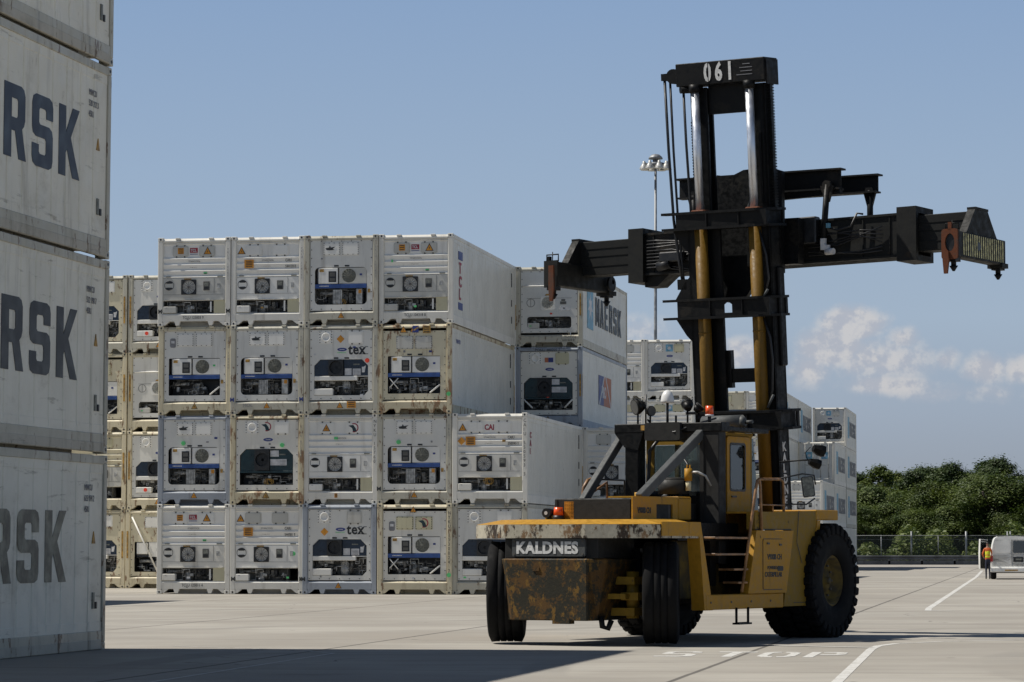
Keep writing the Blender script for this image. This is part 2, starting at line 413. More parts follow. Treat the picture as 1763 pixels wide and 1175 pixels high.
# ------------------------------------------------------------------ shipping containers
CW, CL, CH = 2.438, 12.192, 2.896
def frame_mesh():
    m = MB()
    for x0 in (0.0, CW - 0.16):
        m.box(x0, x0 + 0.16, 0.0, 0.14, 0.118, CH - 0.118, b=0.012)
        m.box(x0 + (0.13 if x0 < 1 else -0.02), x0 + (0.18 if x0 < 1 else 0.03), 0.03, 0.14, 0.16, CH - 0.14)
        m.box(x0, x0 + 0.16, CL - 0.14, CL, 0.118, CH - 0.118, b=0.012)
    for y0 in (0.0,):
        m.plate([[(0.0, 2.745), (0.0, 2.795), (0.055, 2.868), (0.14, 2.868), (0.14, 2.745)]], 0.178, CW - 0.178, plane='YZ')
        m.plate([[(0.004, 0.16), (0.0, 0.365), (0.05, 0.42), (0.14, 0.412), (0.14, 0.16)]], 0.16, CW - 0.16, plane='YZ')
        # feet and sloped corner gussets under the sill, lifting lugs on the top rail
        for x in (0.66, 1.78): m.plate([[(x - 0.1, 0.16), (x - 0.05, 0.02), (x + 0.05, 0.02), (x + 0.1, 0.16)]], 0.004, 0.16)
        m.plate([[(0.178, 0.16), (0.178, 0.03), (0.24, 0.03), (0.40, 0.16)]], 0.006, 0.15)
        m.plate([[(CW - 0.178, 0.16), (CW - 0.40, 0.16), (CW - 0.24, 0.03), (CW - 0.178, 0.03)]], 0.006, 0.15)
        for x in (0.66, 1.78): m.box(x - 0.075, x + 0.075, -0.01, 0.10, 2.83, 2.888, b=0.008)
    m.box(0.178, CW - 0.178, CL - 0.14, CL, 2.75, 2.868); m.box(0.178, CW - 0.178, CL - 0.14, CL, 0.13, 0.36)
    for x0 in (0.0, CW - 0.06):
        m.box(x0, x0 + 0.06, 0.16, CL - 0.16, 2.76, 2.884, b=0.008)
        m.box(x0, x0 + 0.06, 0.16, CL - 0.16, 0.014, 0.29, b=0.008)
    m.box(0.06, CW - 0.06, 0.3, CL - 0.14, 0.14, 0.24)   # underside
    m.box(0.5, CW - 0.3, 0.5, CL - 0.75, -0.035, 0.15)   # filler added under the floor to block light through the tier gap
    return m.mesh('frame', ['frame_grey'])
def casting_mesh():
    m = MB()
    m.box(0, 0.178, -0.003, 0.162, 0, 0.118, b=0.01)
    m.plate([[(0.089 + 0.028 * math.cos(a), 0.059 + 0.036 * math.sin(a)) for a in [i * math.pi / 6 for i in range(12)]]], -0.006, 0.0, mi=1)
    m.plate([[(0.081 + 0.036 * math.cos(a), 0.059 + 0.026 * math.sin(a)) for a in [i * math.pi / 6 for i in range(12)]]], 0.178, 0.181, plane='YZ', mi=1)
    m.plate([[(0.081 + 0.036 * math.cos(a), 0.059 + 0.026 * math.sin(a)) for a in [i * math.pi / 6 for i in range(12)]]], -0.003, 0.0, plane='YZ', mi=1)
    return m.mesh('corner_casting', ['frame_grey', 'black'])
def side_mesh(pitch, depth, gw, near=False):
    """sheet side with shallow vertical joints, in the plane x = 0, facing +X"""
    bm = bmesh.new()
    ys = [(0.15, 0.0)]
    y = 0.15 + pitch * 0.5
    while y < CL - 0.2:
        ys += [(y - gw, 0.0), (y - gw * 0.3, -depth), (y + gw * 0.3, -depth), (y + gw, 0.0)]
        y += pitch
    ys.append((CL - 0.15, 0.0))
    zs = [0.285, 0.42, 0.425, 2.62, 2.625, 2.765]
    off = [0.0, 0.0, -0.006, -0.006, 0.0, 0.0]
    grid = []
    for z, o in zip(zs, off):
        grid.append([bm.verts.new((o + (d if 0.4 < z < 2.63 else 0), yy, z)) for yy, d in ys])
    for i in range(len(zs) - 1):
        for k in range(len(ys) - 1):
            bm.faces.new((grid[i][k], grid[i][k + 1], grid[i + 1][k + 1], grid[i + 1][k]))
    # inner skin so that the sheet has thickness
    m = MB(); m.bm.free(); m.bm = bm
    m.box(-0.06, -0.045, 0.15, CL - 0.15, 0.285, 2.765)
    return m.mesh('side_wall', ['side'])
def roof_mesh():
    m = MB(); m.box(0.06, CW - 0.06, 0.12, CL - 0.12, 2.80, 2.845)
    y = 0.5
    while y < CL - 0.4:
        m.box(0.15, CW - 0.15, y, y + 0.06, 2.845, 2.852); y += 0.6
    return m.mesh('roof', ['white'])
def rear_mesh():
    m = MB()
    for x0, x1 in ((0.18, 1.21), (1.228, CW - 0.18)):
        m.box(x0, x1, CL - 0.1, CL - 0.05, 0.37, 2.74, b=0.01)
    for x in (0.45, 0.95, 1.48, 1.98): m.cyl((x, CL - 0.02, 0.3), (x, CL - 0.02, 2.8), 0.017, seg=8, mi=1)
    return m.mesh('rear_doors', ['white', 'alu'])
ME_FRAME = frame_mesh(); ME_CAST = casting_mesh(); ME_ROOF = roof_mesh(); ME_REAR = rear_mesh()
ME_SIDE = {'fine': side_mesh(0.305, 0.010, 0.03), 'joint': side_mesh(0.61, 0.022, 0.03)}

# a kind is a list of (part name, mesh, [(sub-part name, mesh)])
def bolts(m, x0, x1, z0, z1, y, n=5, mi=1):
    for i in range(n + 1):
        x = x0 + (x1 - x0) * i / n
        for z in (z0, z1): m.box(x - 0.014, x + 0.014, y - 0.012, y, z - 0.014, z + 0.014, mi=mi)
    for i in range(1, n + 2):
        z = z0 + (z1 - z0) * i / (n + 2)
        for x in (x0, x1): m.box(x - 0.014, x + 0.014, y - 0.012, y, z - 0.014, z + 0.014, mi=mi)
def bay_mesh(x0, x1, z0, z1, seed, dense=1.0, tint='bay'):
    """compressor compartment: dark box with tanks, compressor bodies, coils and pipe runs"""
    rnd = random.Random(seed); m = MB()
    y0, y1 = 0.045, 0.52
    m.quad([(x0, y1, z0), (x1, y1, z0), (x1, y1, z1), (x0, y1, z1)])
    m.quad([(x0, y0, z0), (x1, y0, z0), (x1, y1, z0), (x0, y1, z0)])
    m.quad([(x0, y0, z1), (x1, y0, z1), (x1, y1, z1), (x0, y1, z1)])
    m.quad([(x0, y0, z0), (x0, y1, z0), (x0, y1, z1), (x0, y0, z1)])
    m.quad([(x1, y0, z0), (x1, y1, z0), (x1, y1, z1), (x1, y0, z1)])
    w = x1 - x0; h = z1 - z0
    c = x0 + w * rnd.uniform(0.45, 0.6); r = h * 0.26
    m.cyl((c - 0.02, 0.32, z0 + h * 0.02), (c - 0.02, 0.32, z0 + h * 0.62), r, seg=16, mi=1)
    m.cyl((c - 0.02, 0.32, z0 + h * 0.62), (c - 0.02, 0.32, z0 + h * 0.76), r, r * 0.4, seg=16, mi=1)
    m.cyl((c + r * 1.3, 0.26, z0 + h * 0.1), (c + r * 1.3, 0.26, z0 + h * 0.8), r * 0.38, seg=12, mi=2)
    m.cyl((x0 + w * 0.08, 0.3, z0 + h * 0.72), (x0 + w * 0.36, 0.3, z0 + h * 0.72), h * 0.11, seg=12, mi=1)
    for i in range(int(7 * dense)):
        x = x0 + w * rnd.uniform(0.05, 0.92); hh = h * rnd.uniform(0.12, 0.4); ww = rnd.uniform(0.06, 0.16); zz = z0 + h * rnd.uniform(0, 0.55)
        m.box(x, min(x + ww, x1 - 0.01), rnd.uniform(0.12, 0.3), 0.4, zz, min(zz + hh, z1 - 0.01), mi=rnd.choice((1, 2, 2, 3)), b=0.008)
    for i in range(int(9 * dense)):
        x = x0 + w * rnd.uniform(0.04, 0.9); z = z0 + h * rnd.uniform(0.2, 0.95); yy = rnd.uniform(0.1, 0.25)
        pts = [(x, yy, z)]
        for k in range(4):
            x = min(x1 - 0.03, max(x0 + 0.03, x + rnd.uniform(-0.25, 0.3))); pts.append((x, yy + rnd.uniform(-0.02, 0.05), z))
            z = min(z1 - 0.03, max(z0 + 0.03, z + rnd.uniform(-0.2, 0.2))); pts.append((x, yy, z))
        m.tube(pts, rnd.uniform(0.008, 0.016), seg=6, mi=rnd.choice((2, 2, 1)))
    return m.mesh('compressor_bay', [tint, 'alu', 'pipe', 'black'])
def fan_mesh(cx, cz, r, guard='black', square=None, inner='black'):
    m = MB()
    if square: m.plate([rrect(*square, 0.02, 2), circ(cx, cz, r, 28)], -0.012, 0.05, mi=0)
    m.lathe([(0.16, r * 0.98), (0.02, r * 0.98), (-0.005, r * 1.02)], (cx, 0, cz), 'Y', 28, 0)
    m.cyl((cx, 0.16, cz), (cx, 0.10, cz), r * 0.24, seg=14, mi=1)
    m.plate([circ(cx, cz, r, 28)], 0.155, 0.165, mi=1)
    for k in range(6):
        a = k * math.pi / 3
        p = [(cx + r * 0.2 * math.cos(a), cz + r * 0.2 * math.sin(a)), (cx + r * 0.92 * math.cos(a - 0.2), cz + r * 0.92 * math.sin(a - 0.2)),
             (cx + r * 0.92 * math.cos(a + 0.42), cz + r * 0.92 * math.sin(a + 0.42)), (cx + r * 0.2 * math.cos(a + 0.6), cz + r * 0.2 * math.sin(a + 0.6))]
        m.plate([p], 0.085, 0.09, mi=1 if inner == 'black' else 2)
    return m.mesh('condenser_fan', [guard, inner, 'black'])
def guard_mesh(cx, cz, r, col='mesh_grey', n=9):
    m = MB()
    for k in range(n):
        rr = r * (k + 1) / n
        m.lathe([(-0.012, rr - 0.004), (-0.018, rr), (-0.012, rr + 0.004), (-0.008, rr), (-0.012, rr - 0.004)], (cx, 0, cz), 'Y', 28, 0)
    for k in range(6):
        a = k * math.pi / 6
        m.tube([(cx - r * math.cos(a), -0.014, cz - r * math.sin(a)), (cx + r * math.cos(a), -0.014, cz + r * math.sin(a))], 0.005, 5)
    return m.mesh('fan_guard', [col])
def tri_label(cx, z0, s, y=-0.002, col='orange'):
    m = MB()
    m.plate([[(cx - s * 0.55, z0), (cx + s * 0.55, z0), (cx, z0 + s)]], y - 0.002, y, mi=1)
    m.plate([[(cx - s * 0.42, z0 + s * 0.07), (cx + s * 0.42, z0 + s * 0.07), (cx, z0 + s * 0.84)]], y - 0.005, y - 0.002, mi=0)
    m.plate([[(cx - s * 0.02, z0 + s * 0.2), (cx + s * 0.1, z0 + s * 0.42), (cx + s * 0.02, z0 + s * 0.42), (cx + s * 0.06, z0 + s * 0.6), (cx - s * 0.08, z0 + s * 0.36), (cx, z0 + s * 0.36)]], y - 0.007, y - 0.005, mi=1)
    return m.mesh('warning_label', [col, 'ink'])
def sq_label(x0, x1, z0, z1, y=-0.002, col='orange', bars=3):
    m = MB(); m.plate([rrect(x0, x1, z0, z1, 0.012, 2)], y - 0.003, y)
    for i in range(bars):
        zz = z0 + (z1 - z0) * (0.18 + 0.64 * i / max(1, bars - 1))
        m.plate([rect(x0 + (x1 - x0) * 0.15, x1 - (x1 - x0) * 0.15, zz - 0.012, zz + 0.012)], y - 0.005, y - 0.003, mi=1)
    return m.mesh('warning_label', [col, 'ink'])
def dia_label(cx, cz, s, y=-0.002, col='orange'):
    m = MB(); m.plate([[(cx - s, cz), (cx, cz - s), (cx + s, cz), (cx, cz + s)]], y - 0.003, y)
    return m.mesh('warning_label', [col])
def hatch_mesh(x0, x1, z0, z1, y, mat, r=0.05, nb=0):
    m = MB()
    m.plate([rrect(x0, x1, z0, z1, r)], y - 0.02, y)
    m.plate([rrect(x0 + 0.035, x1 - 0.035, z0 + 0.035, z1 - 0.035, r * 0.7)], y - 0.034, y - 0.02)
    if nb:
        bolts(m, x0 + 0.03, x1 - 0.03, z0 + 0.03, z1 - 0.03, y - 0.02, nb)
    else:
        for x in (x0 + (x1 - x0) * 0.25, x1 - (x1 - x0) * 0.25):
            for z in (z0, z1): m.box(x - 0.02, x + 0.02, y - 0.03, y, z - 0.02, z + 0.02, mi=1)
    return m.mesh('access_hatch', [mat, 'bolt'])
def pocket_mesh(z, y, xs):
    m = MB(); m.box(xs, xs + 0.15, y - 0.008, y, z, z + 0.05)
    return m.mesh('lifting_slot', ['black'])

def kind_R():
    """ribbed front: sawtooth ribs above a flat unit panel with a square fan"""
    out = []
    m = MB()
    X0, X1 = 0.16, CW - 0.16
    prof = [(0.065, 2.74), (0.065, 2.715), (0.03, 2.68), (0.065, 2.655), (0.07, 2.262), (0.018, 2.207)]
    z = 2.21
    for k in range(3):
        prof += [(0.07, z - 0.13), (0.07, z - 0.145), (0.018, z - 0.203)]; z -= 0.2
    prof += [(0.03, 1.585), (0.06, 1.575), (0.06, 0.83), (0.11, 0.83), (0.11, 2.74)]
    m.plate([prof], X0 + 0.02, X1 - 0.02, plane='YZ')
    out.append(('front_panel', m.mesh('front_panel', ['unit_w']), []))
    for x0 in (0.48, 1.37): out.append(('access_hatch', hatch_mesh(x0, x0 + 0.54, 2.27, 2.63, 0.065, 'hatch_w', 0.07), []))
    m = MB()
    fx, fz, fr = 1.04, 1.275, 0.225
    lp = [rect(X0 + 0.03, X1 - 0.02, 0.86, 1.56), rect(0.795, 1.285, 1.035, 1.515)]
    m.plate(lp, 0.02, 0.06)
    m.plate([rect(1.885, 1.895, 1.06, 1.55)], 0.016, 0.02, mi=1)
    m.plate([rect(0.2, 2.2, 1.03, 1.037)], 0.016, 0.02, mi=1)
    m.plate([rect(0.2, 2.2, 0.845, 0.86)], -0.005, 0.06, mi=0)
    m.box(0.27, 0.42, 0.005, 0.02, 1.60, 1.635, mi=2); m.box(2.0, 2.18, 0.005, 0.02, 1.60, 1.635, mi=2)
    m.plate([rect(0.88, 1.12, 1.525, 1.56)], 0.012, 0.02, mi=3)
    out.append(('unit_panel', m.mesh('unit_panel', ['unit_w', 'seam', 'mesh_grey', 'amber']), []))
    out.append(('condenser_fan', fan_mesh(fx, fz, fr, 'black', (0.79, 1.29, 1.03, 1.52)), [('fan_guard', guard_mesh(fx, fz, fr, 'black', 5))]))
    m = MB(); m.lathe([(0.02, 0.16), (0.012, 0.16), (0.012, 0.148), (0.02, 0.148)], (0.38, 0, 1.33), 'Y', 28)
    for sgn in (1, -1):
        m.plate([[(0.38 + 0.148 * math.cos(RAD(a)), 1.33 + sgn * 0.148 * math.sin(RAD(a))) for a in range(35, 146, 10)] + [(0.30, 1.33 + sgn * 0.065), (0.46, 1.33 + sgn * 0.065)]], 0.010, 0.0195)
    out.append(('vent_disc', m.mesh('vent_disc', ['black']), []))
    m = MB(); m.box(1.53, 1.74, -0.01, 0.02, 1.16, 1.46, b=0.012); m.box(1.56, 1.71, -0.014, -0.01, 1.30, 1.42, mi=1); m.box(1.56, 1.71, -0.014, -0.01, 1.19, 1.27, mi=2)
    out.append(('control_box', m.mesh('control_box', ['seam', 'mesh_grey', 'black']), []))
    m = MB(); m.box(1.99, 2.09, 0.0, 0.02, 1.22, 1.38); out.append(('latch_plate', m.mesh('latch_plate', ['alu']), []))
    out.append(('compressor_bay', bay_mesh(0.18, 1.88, 0.42, 0.845, 3, 1.3), []))
    m = MB(); m.box(1.88, 2.26, 0.03, 0.06, 0.42, 0.845); m.box(1.75, 1.80, 0.04, 0.07, 0.46, 0.80, mi=1)
    out.append(('side_cover', m.mesh('side_cover', ['hatch', 'unit_w']), []))
    m = MB(); m.box(0.19, 0.62, -0.005, 0.2, 0.43, 0.645, b=0.015); m.box(0.27, 0.33, -0.008, -0.005, 0.6, 0.61, mi=1)
    out.append(('junction_box', m.mesh('junction_box', ['unit_w', 'ink']), []))
    return out

def panel_open(x0, x1, z0, z1, hole, mat, y=0.045):
    m = MB(); m.plate([rect(x0, x1, z0, z1), hole], y, y + 0.03)
    bolts(m, x0 + 0.04, x1 - 0.04, z0 + 0.045, z1 - 0.04, y, 6)
    return m.mesh('front_panel', [mat, 'bolt'])
def kind_B(v=1):
    """flat bolted front; white boxes, round grille and a blue strip above a dark machinery bay"""
    out = []
    x0, x1 = 0.19, CW - 0.19
    top = 2.66 if v == 3 else 2.74
    hole = rrect(0.34, 2.06, 0.64, 1.85, 0.14 if v == 2 else 0.03, 4)
    out.append(('front_panel', panel_open(x0, x1, 0.45, top, hole, 'white_b' if v < 3 else 'white'), []))
    hm = 'hatch' if v != 2 else 'hatch_w'
    dz = -0.17 if v == 3 else 0
    for hx in (0.62, 1.24): out.append(('access_hatch', hatch_mesh(hx, hx + 0.56, 2.24 + dz, 2.66 + dz, 0.045, hm, 0.02, 3), []))
    m = MB(); m.plate([rrect(0.38, 0.57, 2.2 + dz, 2.5 + dz, 0.05)], 0.03, 0.045); m.plate([rect(0.42, 0.53, 2.34 + dz, 2.42 + dz)], 0.026, 0.03, mi=1)
    if v != 2: out.append(('data_plate', m.mesh('data_plate', ['ink_soft', 'white_label']), []))
    else: m.bm.free()
    out += [('lifting_slot', pocket_mesh(1.87, 0.045, q), []) for q in (0.98, 1.33)]
    m = MB()
    m.box(0.46, 1.10, 0.03, 0.3, 1.32, 1.83, b=0.012)
    m.box(0.80, 1.05, 0.018, 0.03, 1.37, 1.72, mi=1); m.box(0.84, 1.01, 0.013, 0.018, 1.55, 1.68, mi=2); m.box(0.84, 1.01, 0.013, 0.018, 1.41, 1.50, mi=2)
    m.plate([rect(0.50, 0.64, 1.70, 1.79)], 0.024, 0.03, mi=3)
    out.append(('control_box', m.mesh('control_box', ['unit_w', 'black', 'seam', 'amber']), []))
    m = MB(); m.plate([rect(1.14, 2.05, 1.32, 1.83), circ(1.47, 1.575, 0.225, 28)], 0.05, 0.07)
    m.plate([rect(1.13, 1.145, 1.32, 1.84)], 0.045, 0.1, mi=1)
    m.plate([rect(1.82, 1.90, 1.58, 1.64)], 0.046, 0.05, mi=2)
    out.append(('fan_panel', m.mesh('fan_panel', ['unit_w', 'seam', 'greenspot' if v == 1 else 'bluelab']), []))
    m = MB(); m.lathe([(0.06, 0.225), (0.12, 0.225)], (1.47, 0, 1.575), 'Y', 28); m.plate([circ(1.47, 1.575, 0.225, 28)], 0.10, 0.12)
    out.append(('condenser_fan', m.mesh('condenser_fan', ['mesh_grey']), [('fan_guard', guard_mesh(1.47, 1.575, 0.22))]))
    m = MB(); m.box(0.35, 2.05, 0.03, 0.12, 1.17, 1.305, b=0.008)
    for i in range(7): m.box(0.5 + i * 0.045, 0.53 + i * 0.045, 0.026, 0.03, 1.225, 1.255, mi=1)
    out.append(('blue_strip', m.mesh('blue_strip', ['bluestrip', 'white_label']), []))
    m = MB(); m.quad([(0.34, 0.3, 1.18), (2.06, 0.3, 1.18), (2.06, 0.3, 1.86), (0.34, 0.3, 1.86)])
    out.append(('back_plate', m.mesh('back_plate', ['ink_soft']), []))
    out.append(('compressor_bay', bay_mesh(0.345, 2.055, 0.645, 1.17, 11 + v, 1.5, 'black' if v != 2 else 'bay'), []))
    m = MB()
    if v in (1, 3): m.tube([(1.72, 0.06, 0.66), (2.05, 0.06, 0.92)], 0.028, 6)
    if v == 3:
        g = MB(); g.tube([(0.40, 0.06, 1.14), (0.68, 0.06, 0.80)], 0.018, 6); g.tube([(0.68, 0.06, 1.14), (0.40, 0.06, 0.84)], 0.018, 6); out.append(('cross_brace', g.mesh('cross_brace', ['unit_w']), []))
    if v in (1, 3): out.append(('diagonal_brace', m.mesh('diagonal_brace', ['unit_w']), []))
    else:
        m.bm.free(); m = MB(); m.box(0.93, 1.23, 0.08, 0.3, 0.66, 1.13, b=0.01)
        for i in range(5): m.box(0.96 + i * 0.055, 0.97 + i * 0.055, 0.075, 0.08, 0.68, 1.11, mi=2)
        out.append(('inverter_box', m.mesh('inverter_box', ['alu', 'orange', 'seam']), []))
        m = MB(); m.box(1.70, 1.90, 0.06, 0.3, 0.66, 1.15, b=0.01); m.plate([rect(1.78, 1.88, 1.0, 1.12)], 0.055, 0.06, mi=1); out.append(('battery_box', m.mesh('battery_box', ['alu', 'orange']), []))
    if v < 3:
        m = MB(); m.box(2.09, 2.17, 0.035, 0.045, 1.02, 1.14); out.append(('warning_label', m.mesh('warning_label', ['amber']), []))
        out.append(('warning_label', tri_label(1.22, 0.20, 0.2, 0.002, 'amber' if v == 1 else 'orange'), []))
    else:
        out.append(('warning_label', tri_label(1.18, 2.62, 0.2, 0.0), []))
    return out
def kind_C(v=1):
    """octagonal navy panel over a white shelf and an open bay; v 2 is the all-dark teal sort with diagonal braces"""
    out = []
    x0, x1 = 0.19, CW - 0.19
    z0, z1 = (0.60, 1.76) if v == 1 else (0.62, 1.78)
    c = 0.2
    if v == 1: hole = [(0.33, z0), (1.98, z0), (2.11, z0 + 0.14), (2.11, z1 - c), (2.11 - c, z1), (0.33 + c, z1), (0.33, z1 - c)]
    else: hole = [(0.31, z0), (2.08, z0), (2.08, z1 - c), (2.08 - c, z1), (0.31 + c, z1), (0.31, z1 - c)]
    out.append(('front_panel', panel_open(x0, x1, 0.45, 2.72, hole, 'white_b' if v == 1 else 'white'), []))
    m = MB(); m.plate([rrect(0.48, 0.95, 2.28, 2.68, 0.03)], 0.03, 0.045)
    m.lathe([(0.03, 0.16), (0.0, 0.15), (0.0, 0.12), (0.02, 0.10), (0.03, 0.02)], (0.73, 0, 2.48), 'Y', 24)
    bolts(m, 0.52, 0.91, 2.31, 2.65, 0.03, 2)
    out.append(('round_port', m.mesh('round_port', ['hatch_w', 'bolt']), []))
    out.append(('access_hatch', hatch_mesh(1.46, 1.95, 2.26, 2.68, 0.045, 'hatch_w', 0.05), []))
    out += [('lifting_slot', pocket_mesh(z1 + 0.02, 0.045, q), []) for q in (0.98, 1.33)]
    col = 'navy' if v == 1 else 'teal'
    zt = 1.235 if v == 1 else 1.08
    m = MB()
    m.plate([[(0.335, zt), (0.80, zt), (0.80, z1 - 0.01), (0.33 + c, z1 - 0.01), (0.335, z1 - c)]], 0.075, 0.12)
    xr = 2.1 if v == 1 else 2.07
    m.plate([[(1.31, zt), (xr, zt), (xr, z1 - c), (xr - c, z1 - 0.01), (1.31, z1 - 0.01)]], 0.075, 0.12)
    m.quad([(0.8, 0.1, zt), (1.31, 0.1, zt), (1.31, 0.1, z1 - 0.01), (0.8, 0.1, z1 - 0.01)], 1)
    m.box(1.62, 1.82, 0.068, 0.075, 1.58, 1.62, mi=2)
    out.append(('unit_panel', m.mesh('unit_panel', [col, 'black', 'mesh_grey']), []))
    out.append(('condenser_fan', fan_mesh(1.055, (zt + z1) / 2, 0.215, 'black', (0.81, 1.30, zt + 0.01, z1 - 0.02)), []))
    m = MB(); m.plate([rect(1.34, 1.56, 1.25, 1.47) if v == 1 else rect(1.32, 1.60, 1.53, 1.73)], 0.068, 0.075)
    out.append(('paper_label', m.mesh('paper_label', ['white_label']), []))
    m = MB(); m.plate([rect(1.60, 1.86, 1.25, 1.46) if v == 1 else rect(1.32, 1.86, 1.25, 1.45)], 0.068, 0.075)
    for i in range(4): m.plate([rect(1.63, 1.83, 1.27 + i * 0.045, 1.285 + i * 0.045)], 0.066, 0.068, mi=1)
    out.append(('paper_label', m.mesh('paper_label', ['white_label', 'ink_soft']), []))
    if v == 1:
        m = MB(); m.plate([[(1.90, 1.34), (1.99, 1.34), (2.03, 1.56), (1.96, 1.52), (1.90, 1.52)]], 0.066, 0.075)
        out.append(('paper_label', m.mesh('paper_label', ['white_label']), []))
        m = MB(); m.box(0.335, 1.75, 0.03, 0.25, 1.08, 1.225, b=0.012); m.box(1.75, 2.10, 0.05, 0.2, 1.205, 1.225)
        out.append(('shelf', m.mesh('shelf', ['unit_w']), []))
        out.append(('compressor_bay', bay_mesh(0.335, 2.105, 0.61, 1.2, 23, 1.6), []))
        m = MB(); m.box(0.335, 0.95, 0.02, 0.25, 0.61, 0.82, b=0.015)
        out.append(('junction_box', m.mesh('junction_box', ['unit_w']), []))
        out.append(('warning_label', tri_label(1.19, 0.19, 0.2, 0.002), []))
    else:
        m = MB(); m.box(0.315, 2.07, 0.05, 0.2, 1.0, 1.075, b=0.01); out.append(('shelf', m.mesh('shelf', ['teal']), []))
        out.append(('compressor_bay', bay_mesh(0.315, 2.075, 0.63, 1.0, 31, 1.4, 'black'), []))
        for q in ([(0.31, 0.05, 1.0), (0.62, 0.05, 0.70)], [(2.08, 0.05, 1.0), (1.78, 0.05, 0.70)]):
            m = MB(); m.tube(q, 0.032, 6); out.append(('diagonal_brace', m.mesh('diagonal_brace', ['unit_w']), []))
        out.append(('warning_label', tri_label(1.19, 0.19, 0.22, 0.002, 'amber'), []))
    m = MB(); ell = [(1.25 + 0.16 * math.cos(a), 2.08 + 0.055 * math.sin(a)) for a in [i * math.pi / 10 for i in range(20)]]
    m.plate([ell], 0.04, 0.045); m.plate([rect(1.17, 1.33, 2.07, 2.09)], 0.038, 0.04, mi=1)
    out.append(('oval_badge', m.mesh('oval_badge', ['bluelab', 'white_label']), []))
    return out
def kind_F():
    """one-piece white front with round grille and a narrow dark slot"""
    out = []
    x0, x1 = 0.19, CW - 0.19
    hole = rrect(0.42, 2.02, 0.66, 1.08, 0.09, 4)
    out.append(('front_panel', panel_open(x0, x1, 0.50, 2.74, hole, 'white_b'), []))
    m = MB()
    m.plate([[(0.045, 2.22), (0.0, 2.19), (0.0, 2.185), (0.045, 2.16)]], 0.25, 2.18, plane='YZ'); m.plate([rect(0.40, 2.05, 1.74, 1.75)], 0.04, 0.045, mi=1)
    out.append(('panel_ledge', m.mesh('panel_ledge', ['unit_w', 'seam']), []))
    m = MB(); m.lathe([(0.045, 0.15), (0.035, 0.15), (0.035, 0.136), (0.045, 0.136)], (0.55, 0, 1.58), 'Y', 24); m.box(0.545, 0.555, 0.036, 0.045, 1.45, 1.71)
    out.append(('vent_disc', m.mesh('vent_disc', ['seam']), []))
    m = MB(); m.plate([rrect(0.91, 1.42, 1.33, 1.82, 0.05), circ(1.165, 1.58, 0.215, 26)], 0.025, 0.045); m.plate([circ(1.165, 1.58, 0.22, 26)], 0.06, 0.07, mi=1)
    m.plate([[(1.05, 1.84), (1.28, 1.84), (1.22, 1.90), (1.11, 1.90)]], 0.035, 0.045, mi=2)
    out.append(('condenser_fan', m.mesh('condenser_fan', ['unit_w', 'mesh_grey', 'amber']), [('fan_guard', guard_mesh(1.165, 1.58, 0.21))]))
    m = MB(); m.box(1.62, 1.84, 0.03, 0.045, 1.52, 1.62); m.box(1.66, 1.80, 0.028, 0.045, 1.64, 1.70); m.plate([[(1.55, 1.30), (2.0, 1.30), (1.9, 1.46), (1.66, 1.46)]], 0.03, 0.045, mi=1)
    m.box(1.72, 1.80, 0.026, 0.03, 1.36, 1.40, mi=0)
    out.append(('control_box', m.mesh('control_box', ['seam', 'white_label']), []))
    m = MB(); m.box(1.25, 1.33, 0.04, 0.045, 1.16, 1.22); out.append(('warning_label', m.mesh('warning_label', ['redspot']), []))
    out.append(('compressor_bay', bay_mesh(0.425, 2.015, 0.665, 1.075, 41, 1.4), []))
    m = MB(); m.box(0.43, 0.85, 0.05, 0.2, 0.67, 0.86, b=0.01); m.box(0.50, 0.58, 0.045, 0.05, 0.73, 0.77, mi=1)
    out.append(('junction_box', m.mesh('junction_box', ['unit_w', 'greenspot']), []))
    return out
def kind_E():
    """bolted cream front with an open corner, round grille high up and one long diagonal brace"""
    out = []
    x0, x1 = 0.19, CW - 0.19
    hole = rrect(0.34, 2.06, 0.60, 1.70, 0.03, 3)
    out.append(('front_panel', panel_open(x0, x1, 0.45, 2.74, hole, 'cream'), []))
    out.append(('access_hatch', hatch_mesh(0.75, 1.5, 2.22, 2.62, 0.045, 'hatch_w', 0.02, 3), []))
    m = MB(); m.plate([rect(0.9, 2.05, 1.15, 1.69), circ(1.45, 1.42, 0.235, 28)], 0.05, 0.08); m.box(0.42, 0.85, 0.05, 0.3, 1.25, 1.68, b=0.02, mi=0)
    out.append(('fan_panel', m.mesh('fan_panel', ['unit_w']), []))
    m = MB(); m.plate([circ(1.45, 1.42, 0.235, 28)], 0.10, 0.12)
    out.append(('condenser_fan', m.mesh('condenser_fan', ['mesh_grey']), [('fan_guard', guard_mesh(1.45, 1.42, 0.23))]))
    m = MB(); m.quad([(0.34, 0.3, 1.15), (2.06, 0.3, 1.15), (2.06, 0.3, 1.7), (0.34, 0.3, 1.7)]); out.append(('back_plate', m.mesh('back_plate', ['ink_soft']), []))
    out.append(('compressor_bay', bay_mesh(0.345, 2.055, 0.61, 1.15, 51, 1.2, 'black'), []))
    m = MB(); m.tube([(0.26, 0.0, 2.62), (1.25, 0.0, 0.62)], 0.034, 6)
    out.append(('diagonal_brace', m.mesh('diagonal_brace', ['unit_w']), []))
    return out
